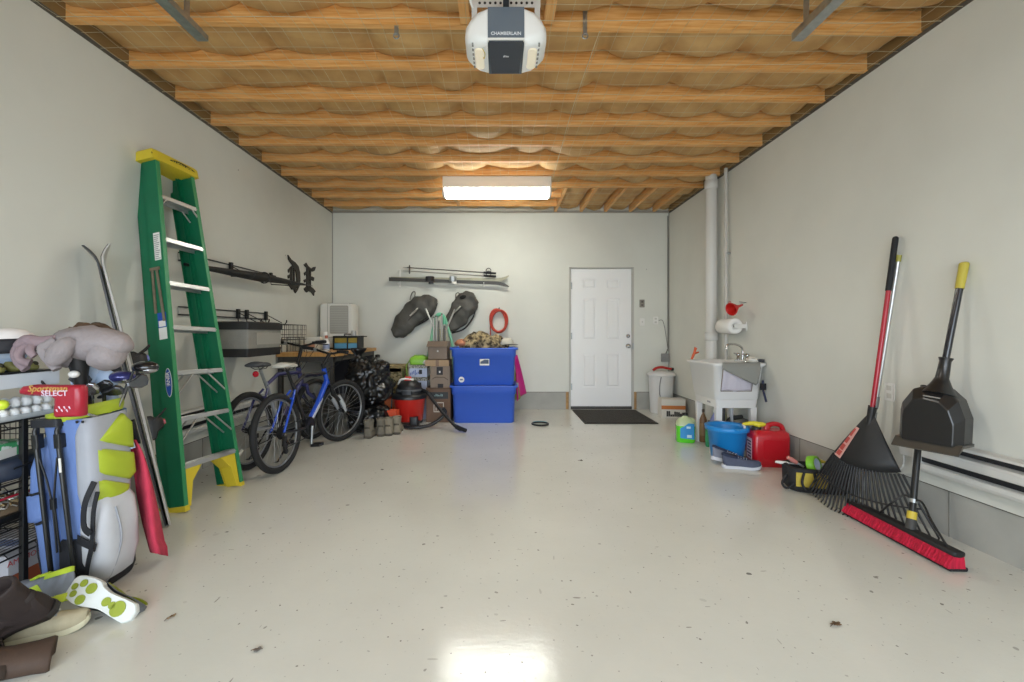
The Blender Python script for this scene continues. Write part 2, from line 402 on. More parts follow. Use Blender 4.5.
op = thing('garage_door_opener', 'white and grey garage door opener hanging from the ceiling joists', 'door opener', (.028, 2.05, 0))
GRY = mat('opener_grey', '66707a', .4); GRYD = mat('opener_dark_grey', '3f444a', .4)
b = MB(); b.loft([[V((x, y, z)) for x, z in ((-.085, 2.505), (.085, 2.505), (.085, 2.665), (-.085, 2.665))] for y in (0, .26)], smooth=False)
b.build('body', [GRY], op, bevel=.008)
b = MB(); b.loft([[V((x*q, y, z)) for x, z in ((-.080, z0), (.080, z0), (.080, z0+.02), (-.080, z0+.02))] for y, z0, q in ((-.008, 2.497, 1), (.12, 2.497, .98), (.25, 2.500, .9))], smooth=False)
b.build('bottom_cover', GRYD, op, bevel=.004)
MB().span((-.086, -.013, 2.503), (.086, .004, 2.513)).build('trim_strip', WHT, op)
OPL = mat('opener_lens', 'efefec', .35)
for s in (-1, 1):
    l = MB(); secs = []
    for x, z0, z1, y0, y1, r_ in ((.086, 2.500, 2.668, -.004, .265, .03), (.13, 2.502, 2.660, 0, .26, .045), (.165, 2.514, 2.64, .012, .245, .055), (.190, 2.535, 2.605, .035, .22, .04), (.196, 2.55, 2.58, .07, .2, .02)):
        secs.append(((s*x, (y0+y1)/2, (z0+z1)/2), (y1-y0)/2, (z1-z0)/2, r_, (0, 1, 0), (0, 0, 1)))
    l.rrect_loft(secs, n=6); lo = l.build('light_lens', OPL, op)
    # vent cut and lamp window on the underside
    v = MB(); v.rrect_loft([((s*.128, .13, 2.502), .085, .022, .02, (0, 1, 0), (1, 0, 0)), ((s*.128, .13, 2.4985), .08, .018, .018, (0, 1, 0), (1, 0, 0))]); v.build('bulb_window', mat('bulb_window', 'fff1d8', .3, emit=.15), lo)
    v = MB()
    for q in range(6): v.span((s*.158-.004, .03+q*.034, 2.508), (s*.158+.004, .045+q*.034, 2.518))
    v.build('vent', mat('vent_grey', '8f8d88', .6), lo)
    ld = bpy.data.lights.new('opener_bulb', 'SPOT'); ld.energy = BULB; ld.shadow_soft_size = .03; ld.color = (1, .97, .89); ld.spot_size = R(168); ld.spot_blend = .6
    lo2 = bpy.data.objects.new('opener_bulb', ld); COL.objects.link(lo2); lo2.location = (s*.13, .14, 2.46); lo2.parent = op
lettering('lettering', 'CHAMBERLAIN', mat('logo_silver', 'e6e8ea', .4), .021, op, (0, -.0015, 2.540), (PI/2, 0, 0), bold=.0004, sx=1.0)
lettering('lettering', 'Elite', MC['logo_silver'], .016, op, (.0, .10, 2.4965), (PI, 0, 0), ext=.0015, shear=.3)
MB().span((-.014, -1.6, 2.668), (.014, .2, 2.70)).build('rail', mat('dark_rail', '2a2a2c', .4), op)
PERF = mat('perforated_angle', 'd7d7d3', .45, .3)
a = MB(); a.span((-.165, .05, 2.70), (.165, .053, 2.74)).span((-.165, .05, 2.737), (.165, .085, 2.74)); pa = a.build('perforated_angle', PERF, op)
h = MB()
for q in range(13): h.cyl((-.15+q*.025, .0485, 2.72), (-.15+q*.025, .0505, 2.72), .0065, n=8)
h.build('bolt_holes', BLK, pa)
for s in (-1, 1):
    MB().span((s*.15-.013, .047, 2.63), (s*.15+.013, .051, 2.78)).build('hanger_strap', PERF, op)
    MB().span((s*.15-.013, .055, 2.77), (s*.15+.013, .059, ZC+.02)).build('hanger_strap', PERF, op)
w_ = MB(); w_.tube(bez([(-.12, .1, 2.66), (-.17, .02, 2.72), (-.15, -.1, 2.80), (-.24, -.3, 2.92)]), .006, 6); w_.build('power_cord', WHT, op)
w_ = MB(); w_.tube(bez([(-.115, .12, 2.51), (-.105, .10, 2.487), (-.10, .06, 2.483), (-.112, .03, 2.49)]), .002, 5); w_.build('yellow_wire', YEL, op)
# horizontal door tracks
for s, lab in ((-1, 'galvanised garage door track end hanging at the upper left'), (1, 'galvanised garage door track end hanging at the upper right')):
    t = thing('door_track', lab, 'track', (s*1.64, 0, 0))
    m = MB(); pr = [(-.03, 2.755), (.03, 2.755), (.03, 2.785), (.026, 2.785), (.026, 2.759), (-.026, 2.759), (-.026, 2.80), (-.03, 2.80)]
    m.prism(pr, lambda x, z: (x, YF+.2, z), lambda x, z: (x, 2.43, z)); m.build('channel', GAL, t)
    m = MB(); m.span((-.02, 2.31, 2.79), (-.016, 2.35, ZC+.02)).span((-.03, 2.28, 2.785), (.03, 2.38, 2.789)); m.build('hanger_bracket', GAL, t)
# short hanger straps on the second joist
for (px, py, lab) in ((394, 16, 'small steel strap hook on the joist left of the opener'), (587, 10, 'small steel strap hook on the joist right of the opener')):
    p = at(px, py, 2.5); t = thing('strap_hook', lab, 'hook', (p.x, 2.56, 0))
    m = MB(); m.span((-.012, -.004, ZC-.055), (.012, 0, ZC+.10)); m.build('strap', GAL, t)
    m = MB(); m.torus((0, -.004, ZC-.06), .016, .004, rotm(90), 16, 6); m.build('ring', GAL, t)
# pull cord across the netting
cm = MB(); cm.tube(bez([(.58, 2.56, ZC-.03), (.56, 3.4, ZC-.055), (.58, 4.3, ZC-.05), (.60, 5.15, ZC-.045)]), .0025, 6)
tag(cm.build('power_cord', STR), 'thin white cord running along the netting towards the lit fixture', 'cord')
# ================================================================ left front: ladder, skis, golf things
GRN = mat('green_fibreglass', '0a6b48', .42, var=.06, vs=8); GRNL = mat('green_edge', '348a58', .45)
def ladder():
    t = thing('step_ladder', 'green fibreglass step ladder with yellow top leaning on the left wall', 'ladder', (-1.965, 3.055, 0), rot=(R(-2.0), R(-9.6), R(-7)))
    H = 2.40
    hw = lambda z: .265-.105*z/H
    def rail(mb, s, z0, z1, x0, x1, inset=0, th=.006, fl=.028):
        # C channel, open inwards
        for a, b, c, d in ((x0, x1, 0, th), (x0, x0+th, 0, fl), (x1-th, x1, 0, fl)):
            mb.loft([[V((x, s*(hw(z)-inset-y), z)) for x, y in ((a, c), (b, c), (b, d), (a, d))] for z in (z0, z1)], smooth=False)
    for s in (-1, 1):
        m = MB(); rail(m, s, .012, H, -.112, 0); m.cur = 1
        m.loft([[V((x, s*(hw(z)-y), z)) for x, y in ((-.004, -.0012), (.001, -.0012), (.001, .029), (-.004, .029))] for z in (.012, H)], smooth=False)
        fr = m.build('front_rail', [GRN, GRNL], t)
        m = MB(); rail(m, s, .02, H-.01, -.186, -.116, inset=.012); m.build('rear_rail', GRN, t)
        m = MB(); m.loft([[V((x, s*(hw(0)-y), z)) for x, y in ((-.117, -.004), (.006, -.004), (.006, .036), (-.117, .036))] for z in (0, .035)], smooth=False); m.build('foot', YEL, t, bevel=.003)
        m = MB(); m.loft([[V((x, s*(hw(0)-y), z)) for x, y in ((-.192, .008), (-.119, .008), (-.119, .05), (-.192, .05))] for z in (0, .04)], smooth=False); m.build('foot', YEL, t, bevel=.003)
        # yellow gusset under the bottom step
        m = MB(); out = [(.030, .02), (.055, .02), (.085, .17), (.17, .262), (.15, .275), (.03, .275)]
        for xx in (-.008, -.1):
            m.prism(out, lambda y, z: (xx, s*(hw(z)-y), z), lambda y, z: (xx-.006, s*(hw(z)-y), z))
        m.loft([[V((x, s*(hw(z)-y-.004), z)) for x in (-.008, -.09)]+[V((x, s*(hw(z)-y+.0), z)) for x in (-.09, -.008)] for y, z in ((.055, .02), (.085, .17), (.17, .262))], smooth=False)
        m.build('foot_brace', YEL, t)
    for k in range(7):
        z = .285+.306*k; w_ = hw(z)-.007
        m = MB(); m.span((-.092, -w_, z-.003), (-.001, w_, z+.003)).span((-.004, -w_, z-.026), (.0, w_, z+.003)).span((-.092, -w_, z-.026), (-.088, w_, z+.003))
        for q in range(7): m.span((-.083+q*.012, -w_, z+.003), (-.079+q*.012, w_, z+.005))
        st = m.build('step', ALU, t, bevel=.0015)
        for s in (-1, 1): MB().cyl((.0, s*(w_-.02), z-.012), (.003, s*(w_-.02), z-.012), .005, n=8).build('rivet', GAL, st)
        if k in (1, 2, 6):
            for s in (-1, 1):
                b = MB()
                for xx in (-.006, -.086): b.tube([(xx, s*(w_-.16 if k < 6 else w_-.06), z-.02), (xx, s*(hw(z-.17)-.010), z-(.17 if k < 6 else .09))], .006, 6)
                b.build('brace', ALU, st)
    # top cap
    zc = H
    m = MB(); c = [(-.20, -.195), (.006, -.195), (.012, -.16), (.012, .16), (.006, .195), (-.20, .195)]
    m.loft([[V((x+dx, y*sy, z)) for x, y in c] for z, dx, sy in ((zc-.034, .008, 1.0), (zc+.022, .004, 1), (zc+.034, -.003, .97))], smooth=False)
    m.loft([[V((x, y, z)) for x, y in ((.0, -.185), (.018, -.17), (.018, .17), (.0, .185))] for z in (zc-.038, zc-.030)], smooth=False)
    cap = m.build('top_cap', YEL, t, bevel=.008)
    m = MB(); m.lathe([(1, 0), (1, .0012)], (.0165, .045, zc-.008), MX.Diagonal((1, .115, .028, 1)).to_3x3() @ rotm(0, 90, 0), 28); m.build('oval_badge', BLK, cap)
    lettering('lettering', 'WERNER', YEL, .042, cap, (.0185, .045, zc-.008), (PI/2, 0, PI/2), bold=.0005)
    h = MB()
    for y in (-.17, -.12, .17): h.cyl((-.09, y, zc+.033), (-.09, y, zc+.0355), .012, n=12)
    for y in (-.2, -.15): h.cyl((.012, y, zc-.005), (.0145, y, zc-.005), .006, n=8)
    h.build('cap_hole', mat('dark_yellow', '8d7f22', .6), cap)
    # decals on the outer face of the near rail (side -y)
    def on_rail(z, x, off=.0015): return V((x, -(hw(z)+off), z))
    def patch(name, z0, z1, x0, x1, m, par, off=.0012):
        q = MB(); q.loft([[on_rail(z0, x0, 0), on_rail(z0, x1, 0), on_rail(z1, x1, 0), on_rail(z1, x0, 0)], [on_rail(z0, x0, off), on_rail(z0, x1, off), on_rail(z1, x1, off), on_rail(z1, x0, off)]], smooth=False)
        return q.build(name, m, par)
    wl = patch('warning_label', 1.66, 1.85, -.066, -.018, PAPER, t)
    q = MB()
    for k in range(13):
        z = 1.668+.0135*k; q.span((-.062, -hw(z)-.0022, z), (-.024-(k*7 % 4)*.004, -hw(z)-.0005, z+.005))
    q.build('fine_print', mat('grey_print', '8e8e8c', .8), wl)
    BLU = mat('label_blue', '1f4fa8', .45)
    b2 = patch('blue_label', 1.20, 1.30, -.082, -.020, BLU, t)
    patch('label_panel', 1.205, 1.245, -.076, -.026, PAPER, b2, .002); patch('label_panel', 1.12, 1.198, -.080, -.022, PAPER, t)
    o = MB(); ring = [(.024*math.cos(2*PI*k/24), .095*math.sin(2*PI*k/24)) for k in range(24)]
    o.prism(ring, lambda u, v: on_rail(.83+v, -.040+u, 0), lambda u, v: on_rail(.83+v, -.040+u, .0012)); ob = o.build('oval_badge', PAPER, t)
    o = MB(); o.prism([(u*.85, v*.95) for u, v in ring], lambda u, v: on_rail(.83+v, -.040+u, 0), lambda u, v: on_rail(.83+v, -.040+u, .0022)); o.build('badge_field', BLU, ob)
    # tilt to follow rail taper
    lettering('lettering', 'WERNER', WHT, .034, ob, (-.040, -(hw(.83)+.0026), .83), (PI/2, -PI/2, R(0)), bold=.0008)
    sp = MB()
    sp.loft([[on_rail(z, x, o_) for x, o_ in ((-.098, .002), (-.080, .002), (-.080, .007), (-.098, .007))] for z in (1.30, 1.60)], smooth=False)
    sp.loft([[on_rail(z, x+dx, o_) for x, o_ in ((-.060, .004), (-.042, .004), (-.042, .009), (-.060, .009))] for z, dx in ((1.24, .022), (1.60, -.004))], smooth=False)
    sp.loft([[on_rail(z, x, o_) for x, o_ in ((-.105, .0), (-.035, .0), (-.035, .010), (-.105, .010))] for z in (1.592, 1.612)], smooth=False)
    sp.build('spreader', mat('tarnished_steel', '8b7f6d', .45, .6, var=.15, vs=20), t)
ladder()

# ---- skis leaning on the left wall
def leaning_skis():
    SKW = mat('ski_white', 'd9d8d4', .3, col2='a8a8a8', vs=3); SKB = mat('ski_base', '262628', .35)
    for s, lab in ((1, 'white and black ski of the leaning pair, the one facing the ladder'), (-1, 'dark ski of the leaning pair, the one facing the shelf')):
        t = thing('ski', lab, 'ski', (-1.985+s*.007, 2.63, .004), rot=(0, R(-14.4), R(37)), group=None); t.rotation_mode = 'ZYX'
        m = MB(); L = 1.72; rings = []; n = 40
        for i in range(n+1):
            u = i/n; z = u*L; wd = .052*(1+.28*abs(2*u-1)**2)
            if u > .93: wd *= max(.22, 1-((u-.93)/.07)**2.2)
            if u < .02: wd *= .8
            th = .007*(1-.55*abs(2*u-1))+.002
            bend = s*(.0+.052*max(0, (u-.93)/.07)**1.6)+s*.003*(1-(2*u-1)**2)
            rings.append([V((bend+s*a, b, z)) for a, b in ((0, -wd), (0, wd), (th*1.6, wd*.94), (th*1.6, -wd*.94))])
        m.loft(rings, smooth=False); m.build('ski_body', SKW if s > 0 else mat('ski_dark', '4a4a4c', .3), t)
        m = MB(); m.loft([[V((p.x-s*.0035*(1 if k < 2 else 1), p.y*.99, p.z)) if k < 2 else V((p.x-s*(.0105), p.y*.99, p.z)) for k, p in enumerate(r)] for r in rings], smooth=False)
        m.build('base_sheet', SKB, t)
        for z0, nm in ((.58, 'heel_binding'), (.98, 'toe_binding')):
            b = MB(); x = .024
            b.rrect_loft([((s*(x+a), 0, z0+dz), hz, hy, .012, (0, 0, 1), (0, 1, 0)) for a, dz, hz, hy in ((0, 0, .075, .03), (.018, 0, .072, .03), (.034, .012, .045, .027), (.066, .02, .030, .022), (.072, .02, .018, .014))])
            bo = b.build(nm, BLK, t)
            b = MB(); b.rrect_loft([((s*(x+.066+a), 0, z0+.02), hz, .015, .008, (0, 0, 1), (0, 1, 0)) for a, hz in ((0, .02), (.014, .014))]); b.build('binding_cap', mat('binding_blue' if z0 > .7 else 'binding_red', '6a74b8' if z0 > .7 else 'b4383a', .35), bo)
            b = MB()
            for q in (-1, 1): b.tube([(s*(x+.02), q*.03, z0+.04), (s*(x+.075), q*.028, z0+.075), (s*(x+.095), q*.01, z0+.095)], .006, 6)
            b.build('brake_arm', BLKM, bo)
leaning_skis()

# ---- golf bag
BLUE = mat('bag_blue', '6079ae', .65, var=.10, vs=7, bump=.25, bs=14); BAGB = mat('bag_black', '1d1e24', .6, bump=.1, bs=90)
BAGG = mat('bag_grey', '9fa1a8', .6, var=.06, vs=6, bump=.15, bs=18); LIME = mat('bag_lime', 'a4b42c', .5, var=.05, vs=9, bump=.12, bs=20); STRAP = mat('strap_black', '191a1f', .7, bump=.1, bs=150)
def golf_bag():
    t = thing('golf_bag', 'blue, grey and lime stand golf bag standing in front of the shelf rack', 'golf bag', (-1.872, 2.05, 0), rot=(R(2), R(-2.0), 0)); t.scale = (.70, .94, 1)
    SX = (1, 0, 0); SY = (0, 1, 0)
    # main tube
    m = MB(); m.rrect_loft([((x, y, z), a, b, .10, SX, SY) for z, x, y, a, b in ((.0, .02, 0, .125, .12), (.02, .02, 0, .135, .13), (.20, .02, 0, .135, .13), (.45, .01, 0, .14, .13), (.70, 0, 0, .155, .135), (.775, 0, 0, .165, .14))], n=6)
    m.build('body', BLUE, t)
    m = MB(); m.rrect_loft([((x, y, z), a, b, .10, SX, SY) for z, x, y, a, b in ((.0, .02, 0, .132, .127), (.03, .02, 0, .143, .138), (.17, .02, 0, .142, .137), (.19, .02, 0, .137, .132))], n=6); m.build('base', BAGB, t)
    m = MB(); m.rrect_loft([((.02, -.128, z), a, .014, .012, SX, SY) for z, a in ((.01, .085), (.03, .09), (.235, .075), (.25, .06))], n=3); m.build('lower_panel', BAGB, t)
    # left (blue) side pocket, two tiers
    def pocket(name, secs, mt, par=t, n=5):
        m = MB(); m.rrect_loft([((x, y, z), a, b, r, SX, SY) for z, x, y, a, b, r in secs], n=n); m.jitter(.008, 9); return m.build(name, mt, par)
    pl_ = pocket('side_pocket', ((.02, -.125, -.03, .05, .08, .04), (.05, -.14, -.03, .065, .10, .05), (.25, -.155, -.03, .070, .105, .05), (.44, -.17, -.03, .072, .11, .05), (.56, -.165, -.03, .07, .105, .05), (.66, -.14, -.02, .05, .09, .04), (.735, -.11, -.01, .03, .06, .03)), BLUE)
    m = MB(); m.tube(bez([(-.245, -.06, .452), (-.20, -.142, .455), (-.11, -.146, .47)], 6), .006, 6).tube(bez([(-.215, -.10, .33), (-.18, -.138, .325), (-.11, -.143, .345)], 6), .007, 6); m.tube(bez([(-.205, -.115, .32), (-.20, -.13, .2), (-.175, -.125, .04)], 6), .004, 6); m.build('zip', STRAP, pl_)
    f = MB(); f.grid(8, 6, lambda u, v: V((-.225+.12*u, -.142-.012*math.sin(PI*u)*(1-v*.5), .335+.115*v+.012*u))); f.build('pocket_flap', BLUE, pl_, solid=.006)
    # right grey flank with lime pads
    m = MB(); m.rrect_loft([((x, y, z), a, b, .05, SX, SY) for z, x, y, a, b in ((.36, .120, -.02, .064, .105), (.45, .122, -.025, .068, .115), (.70, .125, -.02, .066, .118), (.775, .115, -.01, .055, .11))], n=5); fl_ = m.build('side_panel', BAGG, t)
    pads = ([(.070, .672), (.165, .765), (.196, .715), (.196, .590)], [(.058, .648), (.196, .568), (.200, .47), (.175, .448), (.058, .535)], [(.056, .512), (.172, .428), (.162, .385), (.130, .365), (.056, .410)])
    for p in pads:
        p = [(-.125+(a-.056)*1.5, b) for a, b in p]          # along the flank that looks at the room
        c = (sum(a for a, b in p)/len(p), sum(b for a, b in p)/len(p)); dense = []
        for i in range(len(p)):
            for q in range(4):
                w0, w1 = p[i], p[(i+1) % len(p)]; dense.append((w0[0]+(w1[0]-w0[0])*q/4, w0[1]+(w1[1]-w0[1])*q/4))
        m = MB(); rings = []
        xs = lambda a: .186-.9*max(0, -.085-a)
        for sc_, dx in ((1.0, -.012), (1.0, .004), (.94, .016), (.78, .024), (.4, .029), (.05, .030)):
            rings.append([V((xs(c[0]+(a-c[0])*sc_)+dx, c[1]*0+c[0]+(a-c[0])*sc_-.0, c[1]+(b-c[1])*sc_)) for a, b in dense])
        m.loft(rings); m.build('quilted_pad', LIME, fl_)
    pr = pocket('ball_pocket', ((.035, .125, -.03, .04, .06, .03), (.06, .14, -.035, .075, .085, .05), (.15, .150, -.04, .095, .105, .06), (.28, .155, -.04, .098, .11, .06), (.38, .150, -.035, .085, .10, .05), (.43, .14, -.03, .05, .08, .04)), mat('bag_light_grey', 'bfc0c4', .6, var=.05, vs=8, bump=.15, bs=15))
    m = MB(); m.tube(bez([(.245, -.08, .37), (.258, -.07, .22), (.20, -.10, .06), (.12, -.12, .045)], 8), .005, 6); m.build('piping', BAGG, pr)
    def ribbon(pts, wd, nrm, mt, par, name):
        P = bez(pts, 8); m = MB(); rings = []
        for i, p in enumerate(P):
            d = (P[min(i+1, len(P)-1)]-P[max(i-1, 0)]).normalized(); n_ = V(nrm); s_ = d.cross(n_).normalized()
            rings.append([p+s_*wd, p+s_*wd+n_*.005, p-s_*wd+n_*.005, p-s_*wd])
        m.loft(rings, smooth=False); return m.build(name, mt, par)
    ribbon([(.215, -.14, .46), (.21, -.163, .38), (.20, -.172, .25), (.165, -.168, .17), (.135, -.16, .105)], .012, (0, -1, 0), STRAP, t, 'shoulder_strap')
    ribbon([(.185, -.13, .50), (.165, -.165, .42), (.175, -.185, .33), (.205, -.18, .295)], .016, (0, -1, 0), STRAP, t, 'shoulder_strap')
    ribbon([(.085, -.150, .262), (.14, -.170, .255), (.21, -.165, .225)], .017, (0, -1, 0), STRAP, t, 'grab_strap')
    # legs folded on the front
    for x0, x1 in ((-.125, -.075), (.01, .065)):
        m = MB(); m.tube([(x0, -.135, .77), (x0*.97+x1*.03, -.155, .735), (x1, -.165, .09), (x1+.004, -.158, .045)], [.013, .013, .011, .010], 8); lg = m.build('stand_leg', BLKM, t)
        m = MB(); m.rrect_loft([((x1+.005, -.155, z), .016, .016, .008, SX, SY) for z in (.02, .06)]); m.build('leg_foot', RUB, lg)
        m = MB(); m.rrect_loft([((x0+.004, -.15, z), .02, .018, .008, SX, SY) for z in (.66, .72)]); m.build('leg_joint', BLK, lg)
    m = MB(); m.span((.035, -.178, .56), (.047, -.1745, .62)); m.build('leg_label', PAPER, t)
    m = MB(); m.tube(bez([(-.105, -.160, .62), (-.06, -.165, .52), (-.035, -.168, .43)], 6), .005, 6).tube(bez([(.005, -.160, .62), (-.015, -.165, .5), (-.025, -.168, .43)], 6), .005, 6).tube([(-.034, -.166, .42), (-.03, -.165, .21)], .005, 6).tube([(-.024, -.166, .42), (-.012, -.165, .21)], .005, 6)
    m.rrect_loft([((-.03, -.166, z), .014, .009, .005, SX, SY) for z in (.40, .445)]); m.build('spreader_cord', BLK, t)
    # top cuff
    m = MB(); K = 32
    def ringz(r1, r2, dz, tilt): return [V((r1*math.cos(2*PI*k/K), r2*math.sin(2*PI*k/K), .785+dz+tilt*r1*math.cos(2*PI*k/K))) for k in range(K)]
    m.loft([ringz(.17, .145, -.02, .10), ringz(.178, .152, 0, .14), ringz(.178, .152, .028, .14), ringz(.150, .125, .028, .14), ringz(.145, .12, -.02, .14)], caps=False)
    cu = m.build('top_cuff', LIME, t)
    m = MB(); m.span((-.15, -.008, .775), (.15, .008, .80)).span((-.05, -.12, .775), (-.036, .12, .80)).span((.05, -.12, .78), (.064, .12, .81)); m.build('divider', LIME, cu)
    m = MB(); m.rrect_loft([((-.055, -.150, z), .085, .02, .015, SX, SY) for z in (.752, .785)], n=4); m.build('top_handle', BAGB, t)
    m = MB()
    for q in (.13, .165): m.lathe([(.006, 0), (.006, .006)], (q-.02, -.134, .765), rotm(90), 10)
    m.build('snap', BLK, t)
    return t
golf_bag()
BAGT = V((-1.89, 2.05, .78))
STEEL = mat('club_steel', 'b4b4b6', .22, .9); GRIP = mat('club_grip', '222224', .7)
# irons in the bag: each is shaft + head
def iron(label, base, top, yaw, size=1.0, roll=0, mt=STEEL):
    t = thing('golf_iron', label, 'golf club', base, group=None)
    d = V(top)-V(base); m = MB(); m.cyl(-d.normalized()*.22, d, .005, n=8); m.build('shaft', STEEL, t)
    m = MB(); o = [(-.010, .006), (-.008, -.012), (.02, -.022), (.055, -.024), (.078, -.012), (.084, .014), (.074, .040), (.055, .048), (.02, .020)]
    o = [(x*size, z*size) for x, z in o]; rm = rotm(0, 0, yaw) @ rotm(roll, 0, 0)
    c = (sum(x for x, z in o)/9, sum(z for x, z in o)/9)
    m.loft([[V(d)+rm @ V((c[0]+(x-c[0])*k, y, c[1]+(z-c[1])*k)) for x, z in o] for y, k in ((-.012, .82), (-.007, 1), (.006, 1), (.010, .85))], smooth=False)
    h = m.build('club_head', mt, t, bevel=.002)
    m = MB(); m.cyl(d-d.normalized()*.05, d, .0075, n=10); m.build('hosel', mt, h)
    return t
DKS = mat('club_dark_steel', '606266', .25, .85)
irons = [((-.045, -.07, 0), at(62, 409, 1.93), 10, 1.15, 62, 'dull wedge lying lowest at the front of the golf bag rim', STEEL),
         ((.02, -.06, 0), at(78, 391, 1.97), 15, 1.0, 35, 'bright iron head at the middle of the golf bag', STEEL),
         ((.055, -.03, 0), at(91, 388, 2.0), 30, .95, 40, 'dark iron head right of the bright one in the golf bag', DKS),
         ((.08, .0, 0), at(104, 392, 2.02), 25, .9, 48, 'iron head nearest the right edge of the golf bag rim', DKS),
         ((.03, .03, 0), at(72, 379, 2.02), 0, 1.05, 45, 'dark iron head just under the grey plush cover', DKS),
         ((.11, .02, 0), at(128, 384, 2.05), 60, .95, 0, 'iron standing tallest at the right side of the golf bag', DKS)]
for b, tp, yw, sz, rl, lab, mt in irons:
    iron(lab, BAGT+V((b[0]*.6, b[1], -.05)), tp, yw, sz, rl, mt)
def wood_club(label, base, top, yaw, mt, mt2):
    t = thing('golf_driver', label, 'golf club', base)
    d = V(top)-V(base); m = MB(); m.cyl(-d.normalized()*.22, d, .0055, n=8); m.build('shaft', BLKM, t)
    rm = rotm(0, 0, yaw); m = MB(); m.ell(d+rm @ V((.045, 0, .008)), (.055, .045, .030), rm, 18, 10); h = m.build('club_head', mt, t)
    m = MB(); m.ell(d+rm @ V((.052, 0, -.004)), (.046, .04, .021), rm, 16, 8); m.build('sole_plate', mt2, h)
    return t
PURP = mat('driver_violet', '3d3f7c', .25, .3, coat=.5)
wood_club('black glossy driver head at the upper right of the golf bag', BAGT+V((.06, .05, -.04)), at(134, 369, 2.13), 20, mat('driver_black', '17171b', .2, coat=.6), STEEL)
wood_club('violet fairway wood half hidden behind the grey plush cover', BAGT+V((.05, .04, -.04)), at(110, 379, 2.12), 30, PURP, STEEL)
wood_club('dark utility club lying over the red putter cover', BAGT+V((-.05, -.02, -.04)), at(38, 378, 2.0), 175, mat('driver_navy', '22262f', .3, coat=.4), STEEL)
# red putter cover, L shaped
def putter_cover():
    p = at(56, 395, 1.83); t = thing('putter_cover', 'red putter cover with gold and white lettering above the golf bag front', 'golf club cover', p)
    k = 1.83/440; RED = mat('cover_red', 'a3152c', .38, bump=.12, bs=40, coat=.2)
    out = [(-33, 5), (-30, 9), (-20, 10.5), (0, 10), (27, 10), (29, 8), (29, -20), (27, -21), (3, -22), (1, -20), (2, -3), (-1, -1), (-26, 0), (-32, 1)]
    out = [V((x*k, y*k)) for x, y in out]; c = V((.02, -.005)); m = MB(); c2 = V((sum(p_.x for p_ in out)/len(out), sum(p_.y for p_ in out)/len(out)))
    def ins(q, d):  # shrink towards a medial spine
        sp = V((min(max(q.x, -.10), .085), .022)) if q.y > -.012 else V((.062, min(max(q.y, -.065), .0)))
        v_ = sp-q; return q+v_.normalized()*min(d, v_.length*.9) if v_.length > 1e-6 else q
    rings = []
    for y, d in ((-.026, .02), (-.022, .008), (-.010, 0), (.010, 0), (.022, .008), (.026, .02)):
        rings.append([V((ins(q, d).x, y, ins(q, d).y)) for q in out])
    m.loft(rings); m.build('cover', RED, t)
    lettering('lettering', 'Sportsman', mat('gold_thread', 'c79b52', .5), 9.0*k, t, (-2*k, -.0275, 7.0*k), (PI/2, 0, 0), bold=.0004, shear=.3, ext=.0012)
    lettering('lettering', 'SELECT', mat('pale_thread', 'dcc6d6', .6), 7.6*k, t, (5*k, -.0278, 2.4*k), (PI/2, 0, 0), bold=.0004, sx=1.05, ext=.0012)
    m = MB(); st = []
    for q in range(6):
        a = q*.0105
        m.cyl((.027+a, -.027, -.055+.012*(q % 2)), (.033+a, -.0225, -.068+.012*(q % 2)), .003, n=6)
    m.build('embroidery', MC['pale_thread'], t)
    m = MB(); m.tube([(.06, 0, -.06), (.06, .16, -.13)], .006, 8); m.build('putter_shaft', STEEL, t)
putter_cover()
